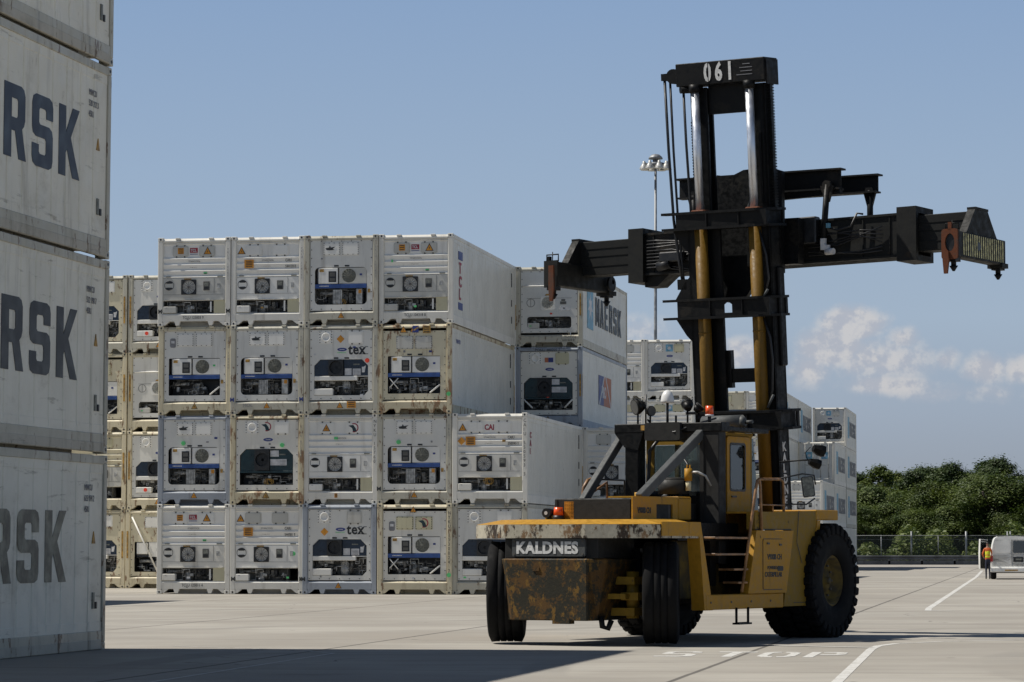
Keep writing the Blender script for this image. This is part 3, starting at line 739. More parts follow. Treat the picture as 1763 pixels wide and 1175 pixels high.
def kind_D():
    """door end: two sheeted doors, locking bars, blue emblem squares"""
    out = []
    for x0, x1 in ((0.18, 1.21), (1.228, CW - 0.18)):
        m = MB(); m.box(x0, x1, 0.04, 0.09, 0.40, 2.75, b=0.01)
        for k in range(4): m.box(x0 + 0.1, x1 - 0.1, 0.03, 0.04, 0.7 + 0.5 * k, 0.76 + 0.5 * k)
        g = MB()
        for x in (x0 + 0.24, x1 - 0.24):
            g.cyl((x, 0.015, 0.3), (x, 0.015, 2.8), 0.02, seg=8)
            for z in (0.5, 1.3, 2.1, 2.6): g.box(x - 0.05, x + 0.05, 0.0, 0.04, z, z + 0.06)
        g.box(x0 + 0.24, x0 + 0.6, -0.005, 0.012, 1.28, 1.32)
        out.append(('door', m.mesh('door', ['white_b']), [('locking_bar', g.mesh('locking_bar', ['alu']))]))
        e = MB(); cx = (x0 + x1) / 2
        e.plate([rect(cx - 0.22, cx + 0.22, 1.72, 2.2)], 0.024, 0.03)
        st = [(cx + (0.15 if i % 2 == 0 else 0.065) * math.sin(i * math.pi / 7), 1.96 + (0.15 if i % 2 == 0 else 0.065) * math.cos(i * math.pi / 7)) for i in range(14)]
        e.plate([st], 0.021, 0.024, mi=1)
        out.append(('emblem', e.mesh('emblem', ['skyblue', 'white_label']), []))
    return out
KINDS = {'R': kind_R(), 'B1': kind_B(1), 'B2': kind_B(2), 'B3': kind_B(3), 'C': kind_C(1), 'T': kind_C(2), 'F': kind_F(), 'E': kind_E(), 'D': kind_D()}

rc = random.Random(77)
M['unit_grey'] = weathered('aged_grey_unit_paint', (0.55, 0.54, 0.49), dirt=(0.2, 0.17, 0.12), dirt_amt=0.5, smudge=0.35)
def container(kind, O, phi, z, label, group, frame=None, side='fine', side_mat=None, front_mat=None, castings=True, rear=True, lean=0.0):
    t = thing('shipping_container', label, 'shipping container', (O[0], O[1], z + 0.004), -RAD(phi), group)
    t.rotation_euler = (0, RAD(lean), -RAD(phi))
    def put(name, me, parent, over=None):
        o = obj(name, me, parent)
        if over:
            o.material_slots[0].link = 'OBJECT'; o.material_slots[0].material = M[over]
        return o
    fr = put('frame', ME_FRAME, t, frame)
    s1 = put('side_wall', ME_SIDE[side], t, side_mat); s1.location = (CW - 0.02, 0, 0)
    s2 = put('side_wall', ME_SIDE[side], t, side_mat); s2.location = (0.02, CL, 0); s2.rotation_euler = (0, 0, math.pi)
    put('roof', ME_ROOF, t)
    if rear: put('rear_doors', ME_REAR, t)
    for x in (0, CW - 0.178):
        for zz in (0, CH - 0.118):
            c = put('corner_casting', ME_CAST, fr, frame); c.location = (x, 0, zz)
            c = put('corner_casting', ME_CAST, fr, frame); c.location = (x + 0.178, CL, zz); c.rotation_euler = (0, 0, math.pi)
    if kind:
        drop = rc.choice(('data_plate', 'side_cover', '', '', 'latch_plate', 'diagonal_brace', ''))
        tone = rc.choice((None, None, 'white', 'hatch_w', 'unit_grey'))
        htone = rc.choice((None, None, 'hatch_w', 'hatch', 'unit_grey'))
        for n, me, subs in KINDS[kind]:
            if n == drop: continue
            o = put(n, me, t, front_mat if n == 'front_panel' else tone if n in ('unit_panel', 'fan_panel', 'junction_box') and kind in 'RFB1B2B3E' else htone if n == 'access_hatch' else None)
            for sn, sm in subs: put(sn, sm, o)
    return t
def vtext(t, txt, x, z, size, mat='ink', y=-0.004):
    """code painted down a corner post, one letter under another"""
    me = None
    m = MB()
    for i, ch in enumerate(txt):
        if ch == ' ': continue
        g = text_mesh(ch, size, 0.0, 0.85, 0.001)
        bm2 = bmesh.new(); bm2.from_mesh(g); bmesh.ops.translate(bm2, verts=bm2.verts, vec=(x, y, z - i * size * 0.95))
        tmp = bpy.data.meshes.new('t'); bm2.to_mesh(tmp); bm2.free(); m.bm.from_mesh(tmp); bpy.data.meshes.remove(tmp)
    return m.build('post_code', [mat], t)

def blk(ox, oy, phi):
    c, s = math.cos(RAD(phi)), math.sin(RAD(phi))
    return lambda u, a: (ox + u * c + a * s, oy - u * s + a * c)

# ---- middle block of stacks -------------------------------------------------
PHI = 9.65
B1 = blk(-1.92, 100.0, PHI)
P = 2.44
TIER = {4: 'top of', 3: 'third up in', 2: 'second up in', 1: 'bottom of'}
LOOK = {'R': 'ribbed white container with square black fan', 'B1': 'white container with cream hatches and blue strip', 'B2': 'white container with blue strip and grey box',
        'B3': 'rusty cream-framed container with blue strip', 'C': 'white container with navy octagonal unit', 'T': 'white container with dark teal octagonal unit',
        'F': 'white container with round grille and slot', 'E': 'cream container with long diagonal brace', 'D': 'white container with closed double doors'}
COLN = ['leftmost column', 'second column', 'third column', 'fourth column', 'short fifth column']
front = {
 (0, 4): ('R', None), (1, 4): ('R', None), (2, 4): ('B2', 'frame_grey'), (3, 4): ('R', None),
 (0, 3): ('B1', 'frame_cream'), (1, 3): ('B2', None), (2, 3): ('C', None), (3, 3): ('B3', 'frame_rust'),
 (0, 2): ('B2', 'frame_blue'), (1, 2): ('T', 'frame_rust'), (2, 2): ('R', None), (3, 2): ('B2', 'frame_grey'), (4, 2): ('R', None),
 (0, 1): ('R', None), (1, 1): ('R', None), (2, 1): ('C', 'frame_blue'), (3, 1): ('B3', 'frame_cream'), (4, 1): ('C', None)}
CT = {}
G1 = 'refrigerated containers in the middle block'
rj = random.Random(5)
for (c, tier), (k, fr) in sorted(front.items()):
    u = (c - 4) * P; dx = rj.uniform(-0.02, 0.02)
    O = B1(u + dx, rj.uniform(-0.03, 0.05))
    if fr is None: fr = 'white' if k == 'R' else 'frame_grey'
    CT[c, tier] = container(k, O, PHI, (tier - 1) * CH, f"{LOOK[k]}, {TIER[tier]} middle block's {COLN[c]}", G1, fr, 'fine', front_mat='cream' if (c, tier) == (3, 3) else None)
def label_part(t, me): obj('warning_label', me, t)
# stickers and writing on the middle block
def tcl_sign(t, num):
    m = MB(); m.plate([rect(1.06, 1.32, 2.40, 2.56)], 0.06, 0.072); m.plate([rect(1.06, 1.32, 2.345, 2.365)], 0.06, 0.072, mi=1); m.build('owner_sign', ['redlab', 'bluelab'], t)
    lettering('TCL', 0.125, (1.085, 0.058, 2.437), 'white_label', t, bold=0.004, sx=0.85)
    label_part(t, sq_label(0.66, 0.86, 2.36, 2.56, 0.03, 'orange'))
    label_part(t, tri_label(1.66, 2.34, 0.25, 0.03))
    lettering(num, 0.135, (0.84, 0.0, 0.235), 'ink', t, sx=0.8)
    m = MB(); m.plate([rect(0.98, 1.05, 0.2, 0.215)], -0.002, 0.003); m.build('owner_sign', ['ink'], t)
    label_part(t, sq_label(1.53, 1.65, 1.70, 1.76, 0.03, 'greenspot', 1))
def cai_sign(t, a, b):
    label_part(t, tri_label(0.33, 2.33, 0.24, 0.062))
    label_part(t, sq_label(0.44, 0.75, 1.87, 2.14, 0.014, 'orange', 4))
    lettering(a, 0.125, (1.80, 0.03, 2.07), 'ink', t, sx=0.75); lettering(b, 0.125, (1.80, 0.03, 1.87), 'ink', t, sx=0.75)
tcl_sign(CT[0, 4], 'TCLU 125003 9'); tcl_sign(CT[3, 4], 'TCLU 104318 8'); tcl_sign(CT[0, 1], 'TCLU 125011 4')
cai_sign(CT[1, 4], 'CAIU', '544139 0'); cai_sign(CT[1, 1], 'CAIU', '544381 9'); cai_sign(CT[4, 2], 'CAIU', '550593 3')
lettering('CAI', 0.24, (1.04, 0.066, 2.36), 'redlab', CT[4, 2], bold=0.008, sx=0.8)
label_part(CT[4, 2], dia_label(0.30, 2.0, 0.13, 0.014))
for t in (CT[0, 4], CT[1, 4], CT[3, 4], CT[2, 2], CT[0, 1], CT[1, 1], CT[4, 2]):
    lettering('STARCOOL', 0.07, (1.02, 0.03, 2.09), 'ink_soft', t, sx=1.1); lettering('refrigeration', 0.05, (1.05, 0.05, 1.92), 'ink_soft', t)
label_part(CT[2, 2], tri_label(0.75, 2.34, 0.24, 0.03)); label_part(CT[2, 2], sq_label(1.03, 1.13, 0.2, 0.34, 0.002, 'orange', 3))
def bird(t, x, z, y, s=1.0):
    """round bird-like line emblem in red and dark teal"""
    m = MB()
    arc = [(x + 0.15 * s * math.cos(RAD(a)), z + 0.15 * s * math.sin(RAD(a))) for a in range(-110, 120, 12)]
    inn = [(x + 0.115 * s * math.cos(RAD(a)), z + 0.115 * s * math.sin(RAD(a))) for a in range(108, -118, -12)]
    m.plate([arc + inn], y - 0.003, y, mi=0)
    m.plate([[(x - 0.18 * s, z + 0.07 * s), (x - 0.02 * s, z + 0.09 * s), (x + 0.06 * s, z - 0.02 * s), (x + 0.09 * s, z - 0.13 * s), (x - 0.03 * s, z - 0.12 * s), (x - 0.06 * s, z - 0.01 * s)]], y - 0.005, y - 0.003, mi=1)
    m.build('emblem', ['redlab', 'teal'], t)
bird(CT[2, 2], 1.66, 2.45, 0.03); bird(CT[1, 2], 1.2, 2.5, 0.045); bird(CT[3, 1], 1.52, 2.28, 0.008)
def winged(t, x=0.86, z=2.46, y=0.008):
    m = MB()
    m.plate([[(x - 0.16, z + 0.01), (x - 0.05, z + 0.03), (x - 0.02, z + 0.09), (x + 0.02, z + 0.03), (x + 0.17, z + 0.06), (x + 0.08, z - 0.01), (x + 0.13, z - 0.05), (x - 0.02, z - 0.06), (x - 0.13, z - 0.05)]], y - 0.003, y)
    m.build('emblem', ['ink'], t)
for key in ((2, 4), (1, 3), (0, 2), (3, 2)): winged(CT[key])
for key in ((2, 3), (2, 1)):
    t = CT[key]; z = 2.02
    # the word tex in a serif hand: plain letters with added serif bars
    lettering('tex', 0.46, (1.46, 0.042, 1.93), 'ink', t, bold=0.012, sx=0.88)
    m = MB()
    for xx in (1.90, 2.055): 
        m.plate([rect(xx - 0.05, xx + 0.055, 1.925, 1.942)], 0.038, 0.045); m.plate([rect(xx - 0.05, xx + 0.055, 2.155, 2.172)], 0.038, 0.045)
    m.plate([rect(1.50, 1.60, 1.925, 1.94)], 0.038, 0.045); m.build('lettering_serif', ['ink'], t)
    lettering('TRANSICOLD', 0.05, (1.08, 0.042, 1.965), 'greenspot', t)
    label_part(t, dia_label(1.20 if key[1] == 3 else 0.72, 2.42 if key[1] == 3 else 2.0, 0.13, 0.04))
    if key[1] == 3:
        label_part(t, sq_label(1.42, 1.72, 0.19, 0.40, 0.002, 'orange', 3))
        m = MB(); m.plate([circ(2.08, 1.72, 0.075, 12)], 0.038, 0.045); m.build('warning_label', ['redspot'], t)
t = CT[3, 3]
label_part(t, tri_label(0.86, 2.60, 0.22, 0.0)); label_part(t, sq_label(1.5, 1.75, 2.58, 2.82, -0.002, 'amber', 3))
m = MB(); m.plate([rect(1.16, 1.36, 2.60, 2.82)], -0.006, -0.002); m.plate([[(1.17, 2.68), (1.34, 2.79), (1.35, 2.74), (1.22, 2.66)]], -0.008, -0.006, mi=1); m.build('emblem', ['bluelab', 'amber'], t)
for key, x, z, c in (((3, 3), 2.34, 0.62, 'greenspot'), ((3, 1), 2.34, 0.62, 'greenspot'), ((1, 2), 1.72, 1.90, 'greenspot'), ((0, 2), 0.85, 1.98, 'greenspot'), ((3, 2), 0.7, 1.98, 'greenspot'), ((1, 1), 2.1, 1.3, 'greenspot')):
    m = MB(); m.plate([circ(x, z, 0.07, 12)], -0.01 if x > 2.3 else 0.008, 0.0 if x > 2.3 else 0.045); m.build('inspection_sticker', [c], CT[key])
for key, x in (((0, 4), 0.0), ((0, 4), 2.28), ((1, 3), -0.02), ((1, 3), 2.28), ((2, 1), -0.05), ((1, 1), 0.02), ((1, 1), 2.28), ((3, 2), -0.02)):
    lettering('M', 0.19, (x + 0.01, -0.004, 0.42), 'bluelab' if key[1] == 3 else 'ink', CT[key], bold=0.004)
lettering('MOL', 0.16, (0.42, 0.0, 0.25), 'ink_soft', CT[1, 3])
vtext(CT[4, 2], 'CAIU 550593 3', CW - 0.125, 2.60, 0.15); vtext(CT[3, 1], 'NYKU 1330024 7', CW - 0.125, 2.55, 0.15); vtext(CT[2, 2], 'NYKU 15760', CW - 0.125, 2.60, 0.15)
for key in ((0, 2), (1, 3), (2, 4), (2, 1), (0, 3), (2, 3), (3, 3), (1, 2), (3, 2), (0, 4), (1, 4)):
    vtext(CT[key], rj.choice(['GESU 920164', 'TRLU 105833', 'CRLU 118560', 'TTNU 872045']), CW - 0.11, 2.45, 0.10, 'ink_soft')
SIDE_R = (0, 0, RAD(90))
def side_plate(t, loopsmats, mats, name='side_marking'):
    """thin painted shapes on the right-hand side wall; 2-D points are (distance from the front end, height)"""
    m = MB()
    for lp, mi in loopsmats: m.plate([lp], CW - 0.03, CW - 0.006 + 0.002 * mi, plane='YZ', mi=mi)
    return m.build(name, mats, t)
t = CT[3, 4]
side_plate(t, [(rect(1.05, 1.75, 2.15, 2.42), 0), (rect(1.05, 1.75, 0.52, 0.75), 0)], ['bluelab'])
for ch, z in (('T', 1.72), ('C', 1.28), ('L', 0.86)):
    lettering(ch, 0.48, (CW - 0.012, 1.14, z), 'redlab', t, rot=(0, 0, RAD(90)), bold=0.02, sx=1.4)
t = CT[4, 2]
for ch, z in (('C', 2.12), ('A', 1.86), ('I', 1.6)): lettering(ch, 0.26, (CW - 0.012, 0.62, z), 'redlab', t, rot=(0, 0, RAD(90)), bold=0.01, sx=1.6)
for key in ((3, 4), (3, 3), (4, 2)):
    t = CT[key]
    for k, z in enumerate((2.45, 2.2, 1.5, 0.9)): side_plate(t, [(rect(11.3, 11.36, z - 0.12, z + 0.12), 0)], ['seam'])
    m = MB(); m.box(CW - 0.075, CW + 0.004, CL - 0.135, CL - 0.03, 0.6, 1.5); m.build('height_stripe', ['amber'], t)
lettering('MAYU', 0.2, (CW - 0.012, 0.9, 2.3), 'bluelab', CT[3, 3], rot=(0, 0, RAD(90)), sx=1.3)

# ---- second row of the middle block -----------------------------------------
def stack_at(Bf, phi, u, a, kinds, where, group, frames=None, **kw):
    res = {}
    for i, k in enumerate(kinds):
        if k is None: continue
        tier = i + 1
        tn = TIER[4] if tier == len(kinds) else TIER[tier]
        fr = (frames or {}).get(tier) or ('white' if k == 'R' else rj.choice(['frame_grey', 'frame_grey', 'white', 'frame_cream']))
        o = Bf(u + rj.uniform(-0.02, 0.02), a + rj.uniform(-0.03, 0.03))
        res[tier] = container(k, o, phi, i * CH, f"{LOOK[k]}, {tn} {where}", group, fr, 'fine', **kw)
    return res
G2 = 'refrigerated containers in the second row behind the middle block'
r2 = stack_at(B1, PHI, 0.0, 12.24, ['C', 'C', 'T', 'F'], 'column behind the short fifth column', G2, {4: 'frame_grey', 3: 'frame_blue'}, side_mat='side')
r2b = stack_at(B1, PHI, P, 12.24, ['B1', 'R'], 'two-high column behind the handler frame', G2, {2: 'white'})
t = r2[4]
m = MB()
m.plate([rect(1.3, 2.75, 0.75, 2.35)], CW - 0.03, CW - 0.006, plane='YZ')
st = [(2.02 + (0.62 if i % 2 == 0 else 0.27) * math.sin(i * math.pi / 7), 1.55 + (0.52 if i % 2 == 0 else 0.23) * math.cos(i * math.pi / 7)) for i in range(14)]
m.plate([st], CW - 0.006, CW - 0.003, plane='YZ', mi=1)
m.build('emblem', ['skyblue', 'white_label'], t)
m = MB(); block_word(m, 'MAERSK', 3.4, 0.98, 1.05, 0.92, 1.22, T=Matrix.Translation((CW - 0.008, 0, 0)) @ Matrix.Rotation(RAD(90), 4, 'Z')); m.build('lettering', ['grey_letter'], t)
lettering('MCHPU', 0.12, (1.75, 0.0, 0.32), 'ink', t, sx=0.9); lettering('610 610 0', 0.12, (1.70, 0.0, 0.19), 'ink', t, sx=0.9)
t = r2[3]
side_plate(t, [(rect(4.3, 5.6, 1.0, 2.1), 0), (rect(5.6, 7.6, 1.0, 2.1), 1)], ['bluelab', 'orangered'])
m = MB(); m.plate([[(4.3, 1.0), (4.5, 1.0), (5.8, 2.1), (5.6, 2.1)]], CW - 0.004, CW - 0.002, plane='YZ'); m.plate([[(7.4, 1.0), (7.6, 1.0), (6.2, 2.1), (6.0, 2.1)]], CW - 0.002, CW, plane='YZ'); m.build('side_marking', ['white_label'], t)
lettering('P&O', 0.6, (CW - 0.002, 5.0, 1.3), 'white_label', t, rot=(0, 0, RAD(90)), bold=0.02)
lettering('PONU 480205 7', 0.14, (0.72, -0.004, 2.775 - 0.05), 'ink', t, sx=0.95)
m = MB(); m.plate([rect(1.07, 1.38, 2.33, 2.50)], 0.04, 0.045); m.plate([rect(1.07, 1.2, 2.33, 2.50)], 0.037, 0.04, mi=1); m.build('emblem', ['bluelab', 'orangered'], t)
m = MB(); m.plate([circ(1.18, 1.12, 0.065, 12)], 0.04, 0.05); m.build('inspection_sticker', ['redspot'], t)
for tt in (r2[4], r2[3]):
    m = MB(); m.box(CW - 0.11, CW - 0.05, -0.005, 0.0, 1.1, 1.9); m.box(CW + 0.001, CW + 0.004, 0.03, 0.1, 1.1, 1.9); m.build('height_stripe', ['amber'], tt)

# ---- far left block ---------------------------------------------------------
PH3 = 12.5
B3 = blk(-14.28, 115.6, PH3)   # boundary between its two visible columns
G3 = 'refrigerated containers in the far left block'
fl_a = stack_at(B3, PH3, -P, 0.0, ['C', 'R', 'B3', 'C'], 'far left column beside foreground stack', G3, {4: 'frame_grey', 3: 'frame_cream', 2: 'frame_cream', 1: 'frame_cream'}, front_mat='cream')
fl_b = stack_at(B3, PH3, 0.03, 0.0, ['E', 'C', 'F', 'C'], 'far left column beside middle block', G3, {4: 'frame_grey', 3: 'frame_cream', 2: 'frame_cream', 1: 'frame_cream'})
for dct in (fl_a, fl_b):
    for tier, t in dct.items():
        m = MB()
        x = CW - 0.13 if dct is fl_a else 0.05
        m.box(x, x + 0.07, -0.005, 0.0, 1.1, 2.1); m.build('height_stripe', ['amber'], t)
for tier in (2, 4):
    m = MB(); m.plate([circ(0.72, 0.72, 0.07, 12)], 0.01, 0.02); m.build('inspection_sticker', ['redspot'], fl_b[tier])
lettering('HAMBURG', 0.18, (1.2, 0.03, 2.3), 'skyblue', fl_b[4], bold=0.006); lettering('SUD', 0.18, (1.2, 0.03, 2.5), 'skyblue', fl_b[4], bold=0.006)

# ---- block behind, seen between the middle block and the mast ---------------
G4 = 'containers in the block seen behind the handler mast'
bb = stack_at(B1, PHI, -2.86, 52.3, ['R', 'R', 'R', 'R'], 'column sliver right of middle block', G4)
bc = stack_at(B1, PHI, -0.42, 52.3, ['B1', 'R', 'R', 'C'], 'column behind white dome antenna', G4, {4: 'white', 3: 'white'})
def star_square(t, x, z, y=0.04, s=0.34):
    m = MB(); m.plate([rect(x, x + s, z, z + s)], y - 0.004, y)
    cx, cz = x + s / 2, z + s / 2
    st = [(cx + (s * .36 if i % 2 == 0 else s * .16) * math.sin(i * math.pi / 7), cz + (s * .36 if i % 2 == 0 else s * .16) * math.cos(i * math.pi / 7)) for i in range(14)]
    m.plate([st], y - 0.006, y - 0.004, mi=1); m.build('emblem', ['skyblue', 'white_label'], t)
star_square(bc[4], 1.06, 2.3); star_square(bc[3], 1.06, 2.3, 0.07)

# ---- farthest block ---------------------------------------------------------
G5 = 'containers in the farthest block at the right'
B5 = blk(19.95, 201.0, PHI)      # right front corner of its last column
farc = {}
for (n, u, a, ks, wh) in (('h', -4, 0, ['R', 'C', 'R', 'C'], 'farthest column hidden by the mast'),
                          ('i', -3, 0, ['R', 'C', 'R', 'E'], 'farthest column between yellow cylinders'),
                          ('j', -2, 0, ['R', 'C', 'B1', 'R'], 'farthest tall column beside mast'),
                          ('j2', -2, 12.45, ['R', 'C', 'B1', 'R'], 'farthest tall column, row deeper'),
                          ('k0', -1, 0, ['R', 'R'], 'farthest two-high column by mirror'),
                          ('k1', -1, 12.45, ['R', 'C', 'D'], 'farthest three-high column by mirror'),
                          ('k2', -1, 24.9, ['R', 'C', 'C', 'C'], 'farthest four-high column at right')):
    farc[n] = stack_at(B5, PHI, u * P, a, ks, wh, G5)
for n, tr in (('i', 4), ('k2', 4)): star_square(farc[n][tr], 1.0, 2.3)
def far_word(t, y0=2.2):
    m = MB(); block_word(m, 'MAERSK', y0 + 2.0, 0.95, 1.05, 0.92, 1.22, T=Matrix.Translation((CW - 0.008, 0, 0)) @ Matrix.Rotation(RAD(90), 4, 'Z')); m.build('lettering', ['ink_soft'], t)
    m = MB(); m.plate([rect(y0, y0 + 1.4, 0.75, 2.3)], CW - 0.03, CW - 0.006, plane='YZ'); m.build('emblem', ['skyblue'], t)
for n, tr in (('k0', 2), ('k1', 3), ('k1', 2), ('k2', 4), ('k2', 3), ('k2', 2), ('j', 4), ('j2', 4)): far_word(farc[n][tr])

# wear and paperwork that differs from box to box: small stickers and a coiled reefer cable
rw = random.Random(21)
for key, t in sorted(CT.items()):
    kind = front[key][0]
    for k in range(rw.randint(1, 3)):
        x = rw.uniform(0.3, 2.0); z = rw.choice((rw.uniform(2.05, 2.2), rw.uniform(0.47, 0.55), rw.uniform(1.9, 2.0)))
        m = MB(); m.plate([rect(x, x + rw.uniform(0.05, 0.12), z, z + rw.uniform(0.04, 0.09))], 0.008 if kind == 'R' else 0.036, 0.03 if kind == 'R' else 0.044)
        m.build('sticker', [rw.choice(['white_label', 'amber', 'ink_soft', 'greenspot', 'white_label', 'bluelab'])], t)
    if rw.random() < 0.6:
        x = rw.uniform(0.6, 1.6); m = MB(); z = 0.72
        pts = [(x + 0.12 * math.cos(a * 0.7) + a * 0.006, 0.10 + 0.01 * math.sin(a), z + 0.10 * math.sin(a * 0.7)) for a in range(26)]
        m.tube(pts, 0.014, 6); m.build('power_cable', [rw.choice(['black', 'amber', 'pipe'])], t)

# ---- foreground stack at the left -------------------------------------------
PHL = 10.9
cL, sL = math.cos(RAD(PHL)), math.sin(RAD(PHL))
cor = (-6.10, 46.8)   # far right corner at the ground
OL = (cor[0] - CL * sL - CW * cL, cor[1] - CL * cL + CW * sL)
GL = 'weathered white containers of the foreground stack'
lab = {4: 'topmost weathered white container at the upper left corner, lettering out of view', 3: 'weathered white container with large navy letters, second from the top in the foreground stack',
       2: 'rust-stained white container with charcoal letters, second from the ground in the foreground stack', 1: 'grimy white container with faded olive letters, bottom of the foreground stack'}
FG = {}
for tier in (1, 2, 3, 4):
    off = {1: 0.04, 2: 0.02, 3: 0.0, 4: 0.03}[tier]
    t = container('D', (OL[0] + off * 0.5 + 0.01 + (tier - 1) * 0.018, OL[1]), PHL, (tier - 1) * 2.921, lab[tier], GL, 'frame_grey', 'joint', side_mat='side_near', lean=0.34)
    FG[tier] = t
    mt = {4: 'navy_letter', 3: 'navy_letter', 2: 'grey_letter', 1: 'tan_letter'}[tier]
    m = MB()
    yk = CL - 1.42 - 0.88 - 5 * 1.13 - {1: 0.38, 2: 0.0, 3: 0.0, 4: 0.1}[tier]
    block_word(m, 'MAERSK', yk, 1.03, 1.02, 0.88, 1.13, T=Matrix.Translation((CW - 0.024, 0, 0)) @ Matrix.Rotation(RAD(90), 4, 'Z'), d=0.006)
    m.build('lettering', [mt], t)
    m = MB(); m.box(CW - 0.02, CW + 0.006, 0.2, CL - 0.2, 0.02, 0.16, b=0.006); m.build('bottom_rail', ['rail_near'], t)
    for k, (tx, z) in enumerate((('MWCU', 2.36), ({3: '520 212 3', 2: '512 198 7', 1: '615 974 2', 4: '522 071 4'}[tier], 2.20), ('45R1', 2.04))):
        lettering(tx, 0.13, (CW - 0.016, CL - 1.0, z), 'ink_soft', t, rot=SIDE_R, sx=0.85)
    m = MB(); m.plate([[(CL - 0.62, 1.58), (CL - 0.48, 1.58), (CL - 0.55, 1.76)]], CW - 0.03, CW - 0.012, plane='YZ'); m.build('warning_label', ['amber'], t)
    side_plate(t, [(rect(CL - 0.58, CL - 0.5, 0.62, 0.86), 0)], ['mesh_grey'])
    side_plate(t, [(rect(CL - 0.44, CL - 0.38, 0.62, 0.72), 0)], ['ink'])

# ---- stack out of view at the left whose shadow tip shows on the concrete ----
BH = blk(-17.0, 89.6, PHI)
GH = 'containers standing beyond the left edge of the view'
for tier in (1, 2, 3, 4):
    o = BH(-CW, -CL)
    container('R', o, PHI, (tier - 1) * CH, f"ribbed white container beyond the left picture edge, {TIER[tier]} its stack", GH, 'white')
# ------------------------------------------------------------------ container handler
def worn(name, base, under, amount, scale=2.0, rough=0.5, third=None, stretch=(1, 1, 1), metal=0.0):
    """paint scraped through to primer or rust in irregular patches with drips"""
    t = NT(name)
    p = t.pos(stretch, obj=True)
    n1 = t.noise(p, scale, 8, 0.65); n2 = t.noise(t.pos((4, 4, 0.5), obj=True), 1.6, 6, 0.7); n3 = t.noise(p, scale * 7, 5, 0.7)
    base2 = t.mix(t.step(n3, 0.35, 0.7), tuple(c * 0.78 for c in base), base)
    f = t.step(t.math('ADD', t.math('MULTIPLY', n1, 0.7), t.math('MULTIPLY', n3, 0.3)), 0.62 - amount * 0.22, 0.66 - amount * 0.18)
    col = t.mix(f, base2, under)
    col = t.mix(t.step(n2, 0.58, 0.8, 0, 0.6), col, tuple(c * 0.5 for c in under))
    if third:
        n4 = t.noise(t.pos((1.5, 1.5, 0.9), obj=True), scale * 1.7, 7, 0.7)
        col = t.mix(t.step(n4, 0.54, 0.62, 0, 0.9), col, third)
    t.l(col, t.b.inputs['Base Color']); t.l(t.step(n3, 0.3, 0.7, rough - 0.08, rough + 0.25), t.b.inputs['Roughness'])
    t.b.inputs['Metallic'].default_value = metal
    t.b.inputs['Specular IOR Level'].default_value = 0.2 if max(base) < 0.04 else 0.28
    t.bump(n3, 0.006, 0.5)
    return t.m
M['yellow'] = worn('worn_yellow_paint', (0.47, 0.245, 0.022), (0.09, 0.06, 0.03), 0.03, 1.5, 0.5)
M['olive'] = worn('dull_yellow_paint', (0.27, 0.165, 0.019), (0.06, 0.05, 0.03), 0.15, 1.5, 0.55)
M['fascia'] = worn('scraped_cream_bumper_paint', (0.50, 0.46, 0.36), (0.04, 0.028, 0.02), 0.5, 2.4, 0.55, third=(0.17, 0.09, 0.035), stretch=(1, 1, 0.6))
M['rustcw'] = worn('rusty_counterweight_paint', (0.034, 0.032, 0.023), (0.095, 0.052, 0.018), 0.62, 3.4, 0.6, third=(0.17, 0.095, 0.022), stretch=(1, 1, 1.2))
M['blacksteel'] = worn('black_mast_paint', (0.0075, 0.008, 0.0085), (0.018, 0.016, 0.014), 0.3, 1.3, 0.5)
M['greasy'] = worn('greasy_black_steel', (0.0055, 0.006, 0.0065), (0.012, 0.011, 0.009), 0.3, 2.0, 0.4)
M['darkgrey'] = worn('dark_grey_paint', (0.030, 0.030, 0.029), (0.03, 0.03, 0.028), 0.3, 1.4, 0.55)
M['midgrey'] = worn('grey_strut_paint', (0.085, 0.09, 0.09), (0.05, 0.045, 0.04), 0.15, 1.4, 0.5)
M['spreader'] = worn('charcoal_spreader_paint', (0.017, 0.0175, 0.0165), (0.032, 0.026, 0.02), 0.25, 0.9, 0.55)
M['barrel'] = worn('yellow_cylinder_paint', (0.17, 0.092, 0.010), (0.10, 0.06, 0.03), 0.1, 2.2, 0.45)
M['rust'] = worn('rusty_orange_steel', (0.13, 0.042, 0.018), (0.09, 0.045, 0.03), 0.45, 3.0, 0.75)
M['tyre'] = plain('tyre_rubber', (0.008, 0.008, 0.0085), 0.85, var=0.3, scale=8)
M['tyre'].node_tree.nodes['Principled BSDF'].inputs['Specular IOR Level'].default_value = 0.2
M['chrome'] = plain('chromed_rod', (0.72, 0.75, 0.80), 0.38, 0.75, var=0.04)
M['beacon'] = plain('orange_beacon_lens', (0.8, 0.10, 0.02), 0.25)
M['stencil'] = plain('white_stencil_paint', (0.66, 0.66, 0.64), 0.6, var=0.12, scale=16)
M['rail_paint'] = plain('worn_orange_handrail', (0.30, 0.16, 0.07), 0.45, var=0.3)
M['pipe_dark'] = plain('dark_hydraulic_pipe', (0.02, 0.02, 0.02), 0.4, 0.3)
M['rim_and_shade_paint'] = plain('grimy_rim_recess_shade_yellow', (0.10, 0.068, 0.010), 0.7, var=0.4, scale=5)
M['dome'] = plain('white_dome_plastic', (0.72, 0.72, 0.70), 0.35, var=0.05)
